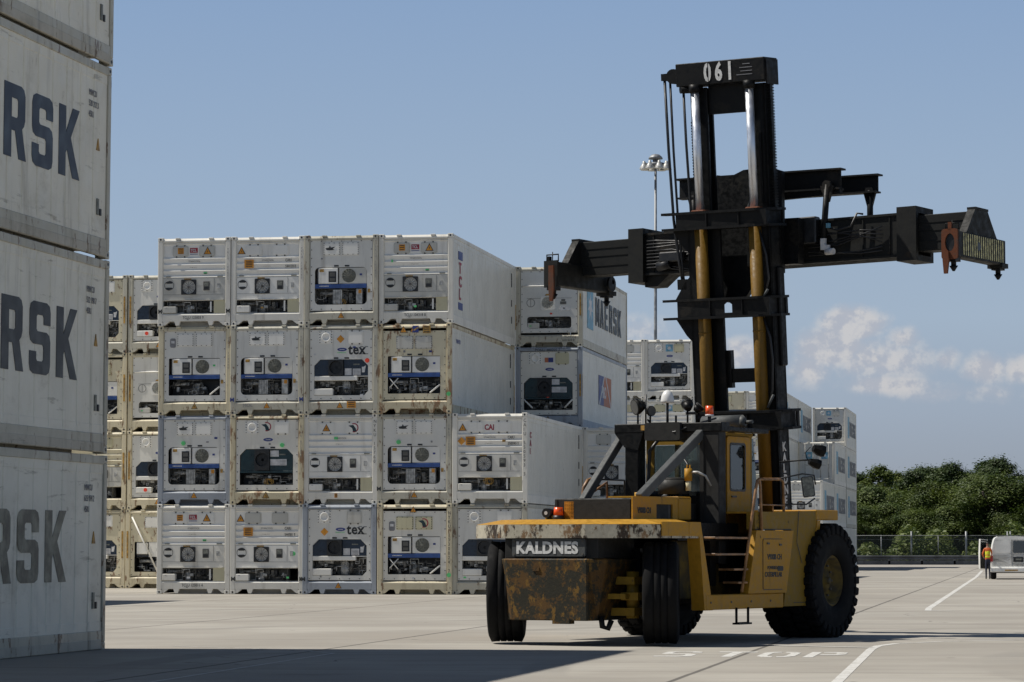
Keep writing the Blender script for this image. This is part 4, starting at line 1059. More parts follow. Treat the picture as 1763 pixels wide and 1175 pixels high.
def glass(name, tint=(0.5, 0.6, 0.6), alpha=0.55):
    t = NT(name); t.t.nodes.remove(t.b)
    g = t.n('ShaderNodeBsdfGlossy'); g.inputs['Roughness'].default_value = 0.04; g.inputs['Color'].default_value = (0.8, 0.85, 0.88, 1)
    tr = t.n('ShaderNodeBsdfTransparent'); tr.inputs['Color'].default_value = (*tint, 1)
    fr = t.n('ShaderNodeFresnel'); fr.inputs['IOR'].default_value = 1.5
    d = t.n('ShaderNodeBsdfDiffuse'); d.inputs['Color'].default_value = (0.10, 0.11, 0.11, 1)
    m0 = t.n('ShaderNodeMixShader'); m0.inputs[0].default_value = 0.18; t.l(tr.outputs[0], m0.inputs[1]); t.l(d.outputs[0], m0.inputs[2])
    mx = t.n('ShaderNodeMixShader'); t.l(t.math('ADD', t.math('MULTIPLY', fr.outputs[0], 1.2), 0.08, True), mx.inputs[0]); t.l(m0.outputs[0], mx.inputs[1]); t.l(g.outputs[0], mx.inputs[2])
    t.l(mx.outputs[0], t.o.inputs[0]); return t.m
M['glass'] = glass('cab_glass', (0.5, 0.58, 0.58)); M['tinted'] = glass('dark_tinted_glass', (0.10, 0.12, 0.13))

HY = RAD(-31)
H = thing('container_handler', 'large yellow and black container handler with raised mast and wide spreader, parked on the concrete', 'container handler', (3.80, 53.6, 0.0), HY)
TAU = RAD(4.8); Y0 = 0.53
MT = Matrix.Translation((0, Y0, 0)) @ Matrix.Rotation(TAU, 4, 'X')   # mast space: x, forward, up along the leaning mast
W = lambda z: z / math.cos(TAU)

# wheels
def tyre_mesh(R, w, rim_r, lugs, lug_h, nlug, offs=(0.0,)):
    m = MB(); h = w / 2
    for off in offs: one_tyre(m, R, h, rim_r, lugs, lug_h, nlug, off)
    return m.mesh('tyre', ['tyre'])
def one_tyre(m, R, h, rim_r, lugs, lug_h, nlug, off):
    m.lathe([(-h * 0.86, rim_r), (-h, rim_r + (R - rim_r) * 0.35), (-h, R * 0.86), (-h * 0.86, R * 0.955), (-h * 0.6, R - lug_h), *[(h * q, R - lug_h - dq) for q, dq in ((-.42, 0), (-.40, .018), (-.34, .018), (-.32, 0), (-.04, 0), (-.02, .018), (.04, .018), (.06, 0), (.34, 0), (.36, .018), (.42, .018), (.44, 0))], (h * 0.6, R - lug_h), (h * 0.86, R * 0.955), (h, R * 0.86), (h, rim_r + (R - rim_r) * 0.35), (h * 0.86, rim_r), (-h * 0.86, rim_r)], (off, 0, 0), axis='X', seg=56)
    if lugs:
        for k in range(nlug):
            for sgn in (-1, 1):
                a = 2 * math.pi * (k + (0.5 if sgn > 0 else 0)) / nlug
                T = Matrix.Translation((off, 0, 0)) @ Matrix.Rotation(a, 4, 'X')
                x0, x1 = (0.02, h * 1.0) if sgn > 0 else (-h * 1.0, -0.02)
                ang = 2 * math.pi / nlug * 0.31
                m.box(x0, x1, -R * ang, R * ang, R * 0.90, R, b=0.02, T=T)
                m.box(x1 - 0.035 if sgn > 0 else x0 - 0.02, x1 + 0.02 if sgn > 0 else x0 + 0.035, -R * ang, R * ang, R * 0.80, R * 0.965, b=0.015, T=T)
def rim_mesh(r, w, side=1):
    m = MB(); h = w / 2 * side
    m.lathe([(h * 0.86, r), (h * 0.9, r * 0.93), (h * 0.55, r * 0.86), (h * 0.50, r * 0.5), (h * 0.62, r * 0.44), (h * 0.62, r * 0.16), (h * 0.78, r * 0.14), (h * 0.78, 0.001)], axis='X', seg=40)
    m.lathe([(-h * 0.86, r), (-h * 0.5, r * 0.85), (-h * 0.5, 0.001)], axis='X', seg=32)
    for k in range(12):
        a = k * math.pi / 6; m.cyl((h * 0.5, r * 0.66 * math.cos(a), r * 0.66 * math.sin(a)), (h * 0.6, r * 0.66 * math.cos(a), r * 0.66 * math.sin(a)), 0.02, seg=6, mi=1)
    return m.mesh('rim', ['rim_and_shade_paint', 'bolt'])
def wheel(x, y, R, w, rr, lug, side, steer=0.0):
    tm = tyre_mesh(R, (w - 0.06) / 2, rr, lug, 0.045, 30, (-(w + 0.06) / 4, (w + 0.06) / 4)) if lug else tyre_mesh(R, w, rr, lug, 0.045, 30)
    o = obj('wheel', tm, H); o.location = (x, y, R - 0.012); o.rotation_euler = (0, 0, steer)
    obj('rim', rim_mesh(rr, w, side), o)
wheel(1.40, 0.05, 0.965, 0.95, 0.43, True, 1); wheel(-1.50, 0.05, 0.965, 0.95, 0.43, True, -1)
ST = RAD(27)
wheel(1.38, -5.2, 0.83, 0.55, 0.36, False, 1, ST); wheel(-1.22, -5.5, 0.83, 0.55, 0.36, False, -1, ST)

# counterweight
cx0, cx1 = -0.80, 0.66
m = MB()
bot, top = 0.39, 1.34
ring = lambda z, s: [(cx0 + 0.10 * s, -6.25), (cx1 - 0.0 * s, -6.25), (cx1 + 0.19 - 0.17 * s, -5.95 + 0.0), (cx1 + 0.19 - 0.2 * s, -4.9), (cx0 - 0.28 + 0.15 * s, -4.9), (cx0 - 0.28 + 0.12 * s, -5.95)]
a, b = [Vector((*p, top)) for p in ring(top, 0)], [Vector((*p, bot)) for p in ring(bot, 1)]
va = [m.bm.verts.new(p) for p in a]; vb = [m.bm.verts.new(p) for p in b]
for i in range(6): m.bm.faces.new((va[i], va[(i + 1) % 6], vb[(i + 1) % 6], vb[i]))
m.bm.faces.new(va); m.bm.faces.new(vb[::-1])
bmesh.ops.bevel(m.bm, geom=m.bm.edges[:], offset=0.018, segments=1, affect='EDGES')
m.box(-0.3, -0.18, -6.27, -6.24, 1.15, 1.2); m.box(0.05, 0.35, -6.26, -6.1, 0.34, 0.42)
m.build('counterweight', ['rustcw'], H)
m = MB()
m.box(-0.86, 0.80, -6.16, -5.0, 1.345, 1.66, b=0.01)
m.build('counterweight_neck', ['darkgrey'], H)
m = MB(); m.plate([rrect(-0.70, 0.60, 1.375, 1.645, 0.02)], -6.21, -6.165)
for x in (-0.66, 0.56):
    for z in (1.41, 1.61): m.cyl((x, -6.225, z), (x, -6.20, z), 0.018, seg=8, mi=1)
pl = m.build('name_plate', ['midgrey', 'bolt'], H)
lettering('KALDNES', 0.245, (-0.625, -6.214, 1.425), 'stencil', pl, bold=0.0115, sx=1.0)
m = MB(); m.tube([(0.74, -5.96, 0.46), (0.76, -5.95, 0.3), (0.83, -5.9, 0.27), (0.88, -5.88, 0.40)], 0.045, 8); m.build('tow_hook', ['greasy'], H)

# rear deck with scraped rim
dk = [(-1.75, -5.57), (-0.80, -6.25), (0.63, -6.25), (1.75, -5.90), (1.75, -4.62), (1.0, -4.6), (1.0, -4.5), (-1.75, -4.5)]
m = MB(); m.plate([dk], 1.655, 1.865, plane='XY', mi=0)
def inset(pts, d):
    cx = sum(p[0] for p in pts) / len(pts); cy = sum(p[1] for p in pts) / len(pts)
    return [(p[0] + (cx - p[0]) * d, p[1] + (cy - p[1]) * d) for p in pts]
def lip(m, pts, z0, d, z1, mi):
    q = inset(pts, d); n = len(pts)
    for i in range(n - 4):
        m.quad([(*pts[i], z0), (*pts[i + 1], z0), (*q[i + 1], z1), (*q[i], z1)], mi)
lip(m, dk, 1.868, 0.22, 1.945, 1)
q = inset(dk, 0.22); m.plate([q], 1.90, 1.945, plane='XY', mi=1)
m.build('rear_deck', ['fascia', 'yellow'], H)
m = MB(); m.plate([[(1.14, -6.062), (1.755, -5.905), (1.755, -4.72), (1.752, -4.72), (1.752, -5.89), (1.14, -6.05)]], 1.66, 1.862, plane='XY'); m.bm.free()
m = MB(); m.box(1.74, 1.765, -5.88, -4.72, 1.69, 1.905)
m.plate([[(-4.72, 1.905), (-5.0, 1.905), (-5.0, 1.72), (-4.66, 1.68), (-4.50, 0.53), (-4.22, 0.53), (-4.22, 0.56), (-4.62, 1.905)]], 1.70, 1.77, plane='YZ')
m.build('fender_edge', ['yellow'], H)
m = MB()
m.plate([[(-4.66, 1.68), (-4.50, 0.53), (-4.22, 0.53), (-4.55, 1.90), (-4.70, 1.90)]], 1.55, 1.70, plane='YZ')
m.box(1.5, 1.775, -4.45, -1.72, 0.535, 0.77, b=0.012)
m.build('side_sill', ['yellow'], H)
m = MB(); m.box(0.95, 1.12, -4.3, -1.7, 0.70, 1.60); m.build('side_tank', ['rim_and_shade_paint'], H)  # dark colour stands in for the shade inside the step recess
# steps
for (ya, yb, z) in ((-4.15, -2.98, 1.68), (-4.15, -2.98, 1.42), (-3.5, -3.0, 1.18), (-3.35, -3.02, 0.97)):
    m = MB(); m.box(1.50, 1.78, ya, yb, z - 0.035, z, b=0.006); m.build('step', ['rail_paint'], H)
m = MB(); m.tube([(1.78, -3.43, 0.56), (1.78, -3.43, 0.31), (1.78, -3.02, 0.31), (1.78, -3.02, 0.56)], 0.022, 8); m.box(1.72, 1.84, -3.45, -3.0, 0.29, 0.32); m.build('lowest_step', ['greasy'], H)
# battery box with door
m = MB(); m.plate([[(-3.05, 0.775), (-1.66, 0.775), (-1.38, 1.785), (-2.74, 1.785)]], 1.66, 1.80, plane='YZ'); bx = m.build('battery_box', ['yellow'], H)
m = MB(); m.plate([rrect(-2.52, -1.80, 0.84, 1.64, 0.03)], 1.795, 1.812, plane='YZ')
m.box(1.812, 1.83, -2.40, -2.32, 1.56, 1.59, mi=1); m.box(1.812, 1.83, -1.95, -1.87, 1.54, 1.57, mi=1)
dr = m.build('box_door', ['yellow', 'bolt'], bx)
m = MB(); 
for lp in ([rect(-2.53, -2.52, 0.84, 1.64)], [rect(-2.5, -1.82, 1.645, 1.655)], [rect(-2.5, -1.82, 0.825, 0.838)]): m.plate(lp, 1.80, 1.806, plane='YZ')
m.build('door_gap', ['seam'], bx)
lettering('V900B CH', 0.12, (1.814, -2.38, 1.32), 'ink', bx, rot=SIDE_R, bold=0.004, sx=1.0)
lettering('POWERED BY', 0.075, (1.814, -2.38, 1.16), 'ink', bx, rot=SIDE_R, bold=0.002)
lettering('CATERPILLAR', 0.105, (1.814, -2.48, 1.04), 'ink', bx, rot=SIDE_R, bold=0.004, sx=0.98)
m = MB(); m.plate([rrect(-2.02, -1.80, 1.13, 1.21, 0.03)], 1.812, 1.815, plane='YZ'); m.build('maker_mark', ['ink'], bx)
# front body side and fender over the drive wheel
m = MB()
m.plate([[(-2.70, 2.08), (-2.70, 1.80), (-1.36, 1.80), (-1.66, 0.55), (-0.66, 0.55), (-0.36, 1.92), (-0.36, 2.12)]], 1.60, 1.75, plane='YZ')
m.plate([[(-4.1, 0.9), (-1.4, 0.9), (-1.4, 2.05), (-2.9, 2.05), (-2.9, 1.86), (-4.1, 1.86)]], 0.9, 0.98, plane='YZ')
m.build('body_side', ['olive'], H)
m = MB()
m.box(0.95, 1.76, -0.42, 0.43, 1.97, 2.14, b=0.012)
m.plate([[(-0.70, 0.55), (-0.62, 0.55), (-0.28, 1.96), (-0.40, 1.96)]], 1.0, 1.765, plane='YZ')
m.box(1.0, 1.745, -2.68, -0.42, 2.06, 2.09)
m.build('front_fender', ['yellow'], H)
m = MB()
m.box(-1.76, -0.95, -0.42, 0.43, 1.97, 2.14, b=0.012); m.plate([[(-0.70, 0.55), (-0.62, 0.55), (-0.28, 1.96), (-0.40, 1.96)]], -1.765, -1.0, plane='YZ')
m.plate([[(-3.4, 0.55), (-0.66, 0.55), (-0.36, 2.10), (-3.4, 2.1)]], -1.75, -1.62, plane='YZ')
m.build('front_fender', ['yellow'], H)
m = MB()
for q in ([(-2.68, 1.795), (-1.37, 1.795), (-1.37, 1.812), (-2.68, 1.812)], [(-1.60, 0.78), (-1.585, 0.78), (-1.335, 1.79), (-1.35, 1.79)], [(-1.3, 0.60), (-0.72, 0.60), (-0.72, 0.612), (-1.3, 0.612)]): m.plate([q], 1.75, 1.753, plane='YZ')
m.build('weld_seam', ['ink'], H)
m = MB(); m.tube([(1.765, -1.1, 2.12), (1.77, -1.2, 1.6), (1.765, -1.0, 1.25)], 0.006, 5); m.build('drip_line', ['seam'], H)
m = MB()
for y in (-4.3, -3.6, -2.9, -2.2): m.cyl((1.77, y, 0.65), (1.785, y, 0.65), 0.018, seg=8)
m.build('bolt_row', ['bolt'], H)
# chassis, axles, drive gear seen under the deck
m = MB()
m.box(-0.9, -0.55, -5.0, 1.0, 0.62, 1.5); m.box(0.55, 0.9, -5.0, 1.0, 0.62, 1.5); m.box(-0.56, 0.56, -5.0, -3.4, 0.9, 1.64)
m.box(-0.56, 0.56, -3.0, -0.5, 0.7, 1.9); m.box(-1.5, 1.3, -3.4, -3.2, 0.9, 1.66); m.box(-1.7, 1.3, -4.5, -2.4, 1.62, 1.90)
m.build('chassis', ['greasy'], H)
m = MB()
m.cyl((-1.5, 0.02, 0.95), (1.4, 0.02, 0.95), 0.27, seg=18); m.cyl((0, -0.5, 0.95), (0, 0.5, 0.95), 0.46, seg=20)
m.build('drive_axle', ['greasy'], H)
m = MB()
m.box(-0.95, 1.1, -5.55, -5.15, 0.94, 1.06); m.box(-0.95, 1.1, -5.55, -5.15, 0.46, 0.58); m.box(0.9, 1.2, -5.62, -5.1, 0.7, 0.82); m.box(0.6, 1.05, -5.75, -5.5, 0.72, 0.80)
m.cyl((0.98, -5.38, 0.42), (0.98, -5.38, 1.14), 0.10, seg=12); m.cyl((0.3, -5.6, 0.77), (0.95, -5.6, 0.77), 0.035, seg=10)
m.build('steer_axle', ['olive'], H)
# engine hood: dark radiator panel behind, yellow side cover
m = MB(); m.box(-0.40, 0.985, -5.42, -4.2, 1.945, 2.275, b=0.015); m.box(-0.40, 0.8, -4.3, -2.9, 1.945, 2.22, b=0.015)
for x in (-0.36, 0.94): m.box(x, x + 0.02, -5.43, -5.42, 1.96, 2.26)
hd = m.build('engine_hood', ['darkgrey'], H)
m = MB(); m.plate([rect(-5.43, -3.95, 1.945, 2.30), rect(-4.66, -4.12, 1.965, 2.19)], 0.985, 1.01, plane='YZ'); m.box(0.4, 1.0, -3.90, -3.46, 1.945, 2.32, b=0.02); m.box(0.5, 1.0, -5.3, -3.5, 2.285, 2.31)
hs = m.build('hood_side_cover', ['yellow'], H)
m = MB(); m.box(0.955, 0.984, -4.66, -4.12, 1.965, 2.19)
m.build('air_intake', ['black'], hs)
lettering('V900B CH', 0.12, (1.014, -5.28, 2.05), 'ink', hs, rot=SIDE_R, bold=0.005, sx=0.82)
# rear light cluster on the deck
m = MB(); m.box(-0.50, -0.42, -5.50, -5.46, 1.93, 2.05); m.cyl((-0.46, -5.58, 2.05), (-0.46, -5.42, 2.05), 0.075, seg=16); m.cyl((-0.46, -5.585, 2.05), (-0.46, -5.58, 2.05), 0.03, seg=12, mi=1)
m.build('work_light', ['black', 'white_label'], H)
m = MB(); m.cyl((-0.28, -5.5, 1.93), (-0.28, -5.5, 2.01), 0.09, seg=16, mi=1); m.cyl((-0.28, -5.5, 2.01), (-0.28, -5.5, 2.14), 0.08, 0.068, seg=16)
m.build('beacon', ['beacon', 'black'], H)
m = MB(); m.box(-0.22, -0.05, -5.42, -5.39, 1.93, 2.23); m.build('reflector_plate', ['orange'], H)
# overhead frame: posts, beams, struts
m = MB(); m.box(0.96, 1.26, -3.0, -2.75, 1.25, 3.42, b=0.012); m.box(0.92, 0.99, -3.02, -2.7, 1.6, 3.3)
m.build('frame_post', ['darkgrey'], H)
m = MB(); m.box(-0.47, -0.22, -3.0, -2.75, 1.9, 3.42, b=0.012)
m.plate([[(-0.47, 3.15), (-0.65, 3.38), (-0.12, 3.38), (-0.22, 3.1)]], -3.02, -2.98)
m.build('frame_post', ['greasy'], H)
m = MB()
m.box(-0.66, 1.32, -3.02, -2.72, 3.38, 3.53, b=0.012); m.box(1.02, 1.22, -2.75, -1.1, 3.40, 3.47, b=0.01); m.box(-0.62, -0.40, -2.75, -0.1, 3.40, 3.47, b=0.01)
m.box(-0.3, 1.0, -2.2, -1.95, 3.42, 3.5)
m.build('overhead_beam', ['greasy'], H)
def strut(p0, p1, w, mat='midgrey'):
    m = MB(); d = (Vector(p1) - Vector(p0)); L = d.length
    q = d.to_track_quat('Z', 'X').to_matrix().to_4x4()
    m.box(-w, w, -w * 0.8, w * 0.8, 0, L, b=0.01, T=Matrix.Translation(p0) @ q); return m.build('diagonal_strut', [mat], H)
strut((0.92, -5.05, 2.28), (0.92, -2.80, 3.44), 0.075); strut((-0.78, -3.85, 2.25), (-0.70, -2.55, 3.44), 0.07)
m = MB(); m.plate([rrect(-0.05, 0.60, 3.25, 3.54, 0.03)], -3.10, -2.6); m.box(-0.13, -0.05, -3.08, -2.9, 3.42, 3.50, mi=1); m.build('hydraulic_tank', ['darkgrey', 'amber'], H)
m = MB(); m.cyl((0.20, -1.5, 3.575), (0.93, -1.5, 3.585), 0.125, seg=22); m.cyl((0.93, -1.5, 3.585), (0.99, -1.5, 3.585), 0.125, 0.06, seg=22); m.cyl((0.99, -1.5, 3.585), (1.12, -1.5, 3.59), 0.03, seg=10)
m.build('exhaust_muffler', ['midgrey'], H)
# cab
m = MB()
cxl, cxr, cyr, cyf = -0.42, 0.99, -2.36, -1.28
m.plate([rect(cxl, cxr, 1.66, 3.38), rrect(-0.28, 0.85, 2.35, 3.2, 0.04)], cyr, cyr + 0.05)
m.box(cxl, cxl + 0.06, cyr + 0.05, cyf, 1.66, 2.4); m.box(cxl, cxr, cyr, -0.98, 1.60, 1.68)
m.box(cxl, cxl + 0.07, cyf - 0.07, cyf, 1.7, 3.38); m.box(cxr - 0.07, cxr, cyf - 0.09, cyf, 1.7, 3.38)
m.box(cxl - 0.03, cxr + 0.02, cyr - 0.03, cyf + 0.02, 3.34, 3.40, b=0.015)
m.box(0.86, cxr + 0.012, cyr, cyr + 0.10, 1.68, 3.36)
m.plate([[(cyf, 1.68), (-0.98, 1.68), (-1.0, 2.1), (cyf, 2.1)]], cxr - 0.06, cxr - 0.01, plane='YZ')
m.plate([[(cxl, 1.66), (cxr, 1.66), (cxr, 2.1), (cxl, 2.1)]], -1.04, -0.99)
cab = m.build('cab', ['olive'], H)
m = MB(); m.plate([rrect(-2.24, -1.40, 1.74, 3.33, 0.05), rrect(-2.14, -1.58, 2.44, 3.22, 0.05)], cxr - 0.01, cxr + 0.03, plane='YZ')
m.plate([rrect(-2.15, -1.57, 2.43, 3.23, 0.055), rrect(-2.115, -1.605, 2.465, 3.195, 0.05)], cxr + 0.028, cxr + 0.036, plane='YZ', mi=1)
dr = m.build('door', ['yellow', 'black'], cab)
m = MB(); m.box(cxr + 0.03, cxr + 0.05, -2.1, -1.93, 2.33, 2.36); m.build('handle', ['black'], dr)
m = MB(); m.plate([rrect(-2.13, -1.59, 2.45, 3.21, 0.05)], cxr + 0.005, cxr + 0.012, plane='YZ'); m.build('door_window', ['glass'], dr)
m = MB(); m.plate([rrect(-0.27, 0.84, 2.36, 3.19, 0.04)], cyr + 0.02, cyr + 0.027); m.build('window', ['glass'], cab)
m = MB(); m.plate([[(cyf + 0.0, 2.1), (-1.0, 2.1), (-1.18, 3.3), (cyf + 0.0, 3.33)]], cxr - 0.03, cxr - 0.02, plane='YZ'); m.build('window', ['glass'], cab)
m = MB(); m.quad([(cxl, -1.0, 2.1), (cxr - 0.02, -1.0, 2.1), (cxr - 0.02, -1.18, 3.32), (cxl, -1.18, 3.32)]); m.build('windscreen', ['glass'], cab)
m = MB(); m.box(0.05, 0.55, -1.9, -1.45, 1.68, 2.15); m.box(0.07, 0.53, -1.98, -1.88, 2.1, 2.75, b=0.04); m.box(0.18, 0.42, -1.96, -1.9, 2.75, 2.95, b=0.03); m.cyl((0.3, -1.15, 1.7), (0.3, -1.3, 2.4), 0.03, seg=8); m.lathe([(0, 0.17), (0.02, 0.19), (0.04, 0.17), (0.02, 0.155), (0, 0.17)], (0.3, -1.3, 2.4), 'Z', 20)
m.build('driver_seat', ['black'], cab)
m = MB(); m.plate([[(0.05, 3.40), (0.93, 3.40), (0.90, 3.45), (0.1, 3.45)]], -2.3, -1.4); m.cyl((0.62, -2.2, 3.45), (0.62, -2.2, 3.53), 0.04, 0.02, seg=10); m.build('roof_hatch', ['amber'], cab)
# air cleaner, filter, hoses behind the cab
m = MB(); m.cyl((0.56, -3.25, 2.37), (0.56, -3.25, 2.60), 0.25, seg=26); m.cyl((0.56, -3.25, 2.60), (0.56, -3.25, 2.64), 0.25, 0.12, seg=26); m.cyl((0.56, -3.25, 2.25), (0.56, -3.25, 2.37), 0.10, seg=14)
m.build('air_cleaner', ['darkgrey'], H)
m = MB(); m.cyl((0.86, -3.3, 2.58), (0.86, -3.3, 2.78), 0.062, seg=14, mi=0); m.cyl((0.86, -3.3, 2.42), (0.86, -3.3, 2.58), 0.045, seg=14, mi=1); m.box(0.83, 0.85, -3.31, -3.29, 2.78, 2.84, mi=0); m.box(0.88, 0.90, -3.31, -3.29, 2.78, 2.84, mi=0)
m.build('fuel_filter', ['yellow', 'hatch'], H)
m = MB()
m.tube([(0.4, -3.2, 2.6), (0.42, -3.2, 2.85), (0.5, -3.2, 2.95), (0.72, -3.2, 2.95), (0.82, -3.25, 2.85), (0.86, -3.3, 2.78)], 0.022, 8)
m.tube([(0.9, -3.3, 2.72), (1.02, -3.28, 2.72), (1.12, -3.2, 2.66), (1.16, -3.1, 2.5)], 0.02, 8, mi=1)
m.tube([(-0.1, -2.5, 3.3), (-0.25, -2.55, 3.1), (-0.28, -2.55, 2.6), (-0.22, -2.6, 2.2)], 0.03, 8)
m.tube([(0.2, -2.6, 3.5), (0.3, -2.7, 3.3), (0.6, -2.8, 3.2), (0.85, -2.8, 3.4)], 0.018, 8)
m.tube([(-0.1, -2.9, 3.6), (0.1, -2.95, 3.42), (0.5, -3.1, 3.38), (0.8, -2.95, 3.5), (0.9, -2.4, 3.62)], 0.016, 8)
m.build('hose', ['black', 'alu'], H)
m = MB(); m.box(0.1, 1.0, -2.75, -2.4, 1.9, 2.35); m.box(-0.4, 0.9, -2.9, -2.4, 1.9, 2.15); m.cyl((-0.2, -2.7, 2.3), (0.5, -2.7, 2.3), 0.14, seg=14); m.box(1.0, 1.25, -2.75, -0.6, 0.95, 1.70)
m.build('engine_block', ['greasy'], H)
m = MB(); m.cyl((0.05, -3.5, 2.22), (0.05, -3.5, 2.40), 0.06, seg=12); m.build('filler_neck', ['yellow'], H)
# lamps, beacon, dome antenna on the frame
m = MB(); m.cyl((0.27, -2.9, 3.54), (0.27, -2.9, 3.87), 0.022, seg=8); pole_ = m.build('antenna_pole', ['black'], H)
m = MB(); m.lathe([(3.865, 0.001), (3.865, 0.108), (3.90, 0.11), (3.98, 0.098), (4.04, 0.07), (4.075, 0.03), (4.08, 0.001)], (0.27, -2.9, 0), 'Z', 24); m.build('dome_antenna', ['dome'], H)
def lamp(x, y, z, r, d, T=None, base=3.53):
    m = MB(); v = Vector(d).normalized()
    p = Vector((x, y, z)); m.cyl(p, p + v * r * 0.5, r, r, seg=18); m.cyl(p, p - v * r * 1.0, r, r * 0.45, seg=18); m.cyl(p + v * r * 0.5, p + v * r * 0.53, r * 0.88, seg=18, mi=1)
    m.cyl((x, y, z - r), (x, y, base), 0.018, seg=6); return m.build('flood_light', ['greasy', 'seam'], H)
lamp(-0.28, -2.9, 3.82, 0.13, (-0.5, -0.8, -0.2)); lamp(-0.05, -2.9, 3.74, 0.085, (0.9, -0.4, 0)); lamp(0.64, -2.9, 3.82, 0.10, (-0.3, 0.3, 0.5)); lamp(0.82, -2.85, 3.78, 0.09, (0.5, 0.2, 0.6))
m = MB(); m.cyl((-0.16, -2.85, 3.53), (-0.16, -2.85, 4.02), 0.016, seg=6); m.cyl((0.4, -2.85, 3.53), (0.4, -2.85, 3.66), 0.02, seg=6); m.build('aerial', ['black'], H)
m = MB(); m.cyl((1.04, -2.9, 3.63), (1.04, -2.9, 3.66), 0.07, seg=16, mi=1); m.cyl((1.04, -2.9, 3.66), (1.04, -2.9, 3.80), 0.066, 0.062, seg=16); m.cyl((1.04, -2.9, 3.53), (1.04, -2.9, 3.63), 0.03, seg=8, mi=2)
m.build('beacon', ['beacon', 'white_label', 'black'], H)
# handrails
m = MB()
m.tube([(1.78, -3.24, 0.80), (1.78, -2.72, 2.45), (1.78, -2.66, 2.59), (1.78, -2.60, 2.615), (1.78, -2.56, 2.50), (1.78, -2.52, 1.78)], 0.026, 8)
m.tube([(1.78, -2.62, 2.61), (1.74, -1.72, 2.625), (1.72, -1.60, 2.58), (1.72, -1.58, 2.1)], 0.024, 8)
m.tube([(1.78, -2.6, 2.20), (1.73, -1.6, 2.20)], 0.014, 6)
m.tube([(1.76, -2.06, 2.08), (1.76, -2.06, 2.2)], 0.012, 6)
m.build('handrail', ['rail_paint'], H)
m = MB()
m.tube([(-1.25, -3.1, 1.95), (-1.22, -3.05, 2.5), (-1.2, -2.95, 2.62), (-1.2, -2.85, 2.64)], 0.03, 8, mi=0); m.tube([(-1.2, -2.85, 2.64), (-1.2, -1.7, 2.64), (-1.2, -1.65, 2.1)], 0.016, 6, mi=1)
m.tube([(-1.2, -2.85, 2.64), (-1.2, -2.85, 2.1)], 0.014, 6, mi=1); m.tube([(-1.2, -2.85, 2.4), (-1.2, -2.3, 2.6), (-1.2, -2.3, 2.2)], 0.02, 6, mi=0); m.box(-1.3, -0.9, -2.7, -1.9, 2.25, 2.29, mi=0)
m.build('handrail', ['rail_paint', 'black'], H)
# mirror and side lamps
m = MB(); m.tube([(1.75, -1.75, 2.64), (1.95, -1.35, 2.72), (2.02, -1.05, 2.70), (2.02, -1.0, 2.55)], 0.014, 6); m.tube([(1.72, -1.6, 2.22), (1.95, -1.2, 2.22), (2.02, -1.03, 2.32)], 0.014, 6)
br = m.build('mirror_bracket', ['black'], H)
TMi = Matrix.Translation((1.98, -1.2, 2.51)) @ Matrix.Rotation(RAD(-8), 4, 'Y') @ Matrix.Rotation(RAD(35), 4, 'Z')
m = MB(TMi); m.plate([rrect(-0.10, 0.10, -0.17, 0.17, 0.03)], -0.02, 0.03); mr_ = m.build('mirror', ['black'], H)
m = MB(TMi); m.plate([rrect(-0.085, 0.085, -0.155, 0.155, 0.025)], -0.026, -0.021); m.build('mirror_glass', ['mesh_grey'], mr_)
m = MB(); m.tube([(1.02, -0.3, 2.95), (1.4, -0.2, 2.98), (1.55, -0.2, 2.98)], 0.015, 6)
for (z, r, dx) in ((3.14, 0.105, 0.1), (2.92, 0.09, 0.02)):
    p = Vector((1.62 + dx, -0.2, z)); v = Vector((0.5, 0.6, -0.25)).normalized()
    m.cyl(p - v * 0.12, p, r * 0.6, r, seg=6, smooth=False); m.cyl(p, p + v * 0.08, r, r, seg=6, smooth=False)
m.tube([(1.5, -0.2, 2.98), (1.45, -0.2, 3.1), (1.55, -0.2, 3.2)], 0.008, 5)
m.build('flood_light', ['greasy'], H)

# ---------------- mast (built upright in mast space, then leaned back) -------
def mast(name, m, mats, parent=None, label=None):
    m.T = MT; return m.build(name, mats, parent or H, label)
# outer channels
m = MB()
m.box(-0.86, -0.80, 0.02, 0.44, 0.7, W(7.2), b=0.008); m.box(-0.86, -0.64, 0.02, 0.08, 0.7, W(7.2)); m.box(-0.86, -0.64, 0.38, 0.44, 0.7, W(7.2)); m.box(-0.52, -0.28, 0.12, 0.18, 0.9, W(7.1))
m.box(0.66, 0.72, 0.02, 0.44, 0.7, W(7.2), b=0.008); m.box(0.52, 0.72, 0.02, 0.08, 0.7, W(7.2)); m.box(0.52, 0.72, 0.38, 0.44, 0.7, W(7.2)); m.box(0.34, 0.60, 0.12, 0.18, 0.9, W(7.1))
m.box(0.72, 0.78, 0.2, 0.42, W(4.6), W(6.3), b=0.02)
om = mast('outer_mast', m, ['blacksteel'])
# inner channels rise above the outer ones
m = MB()
m.box(-0.74, -0.42, 0.12, 0.17, W(2.2), W(9.45), b=0.008); m.box(-0.74, -0.69, 0.12, 0.36, W(2.2), W(9.45)); m.box(-0.74, -0.42, 0.31, 0.36, W(2.2), W(9.45))
m.box(0.40, 0.70, 0.12, 0.17, W(2.2), W(9.45), b=0.008); m.box(0.65, 0.70, 0.12, 0.36, W(2.2), W(9.45)); m.box(0.40, 0.70, 0.31, 0.36, W(2.2), W(9.45)); m.box(0.56, 0.60, 0.09, 0.12, W(7.4), W(8.6))
im = mast('inner_mast', m, ['greasy'])
m = MB(); m.box(-0.94, 0.77, -0.02, 0.50, W(9.485), W(9.88), b=0.012); m.box(0.77, 0.80, 0.02, 0.46, W(9.42), W(9.85)); hb = mast('top_beam', m, ['blacksteel'])
T0 = MT @ Matrix.Translation((-0.385, -0.026, W(9.55)))
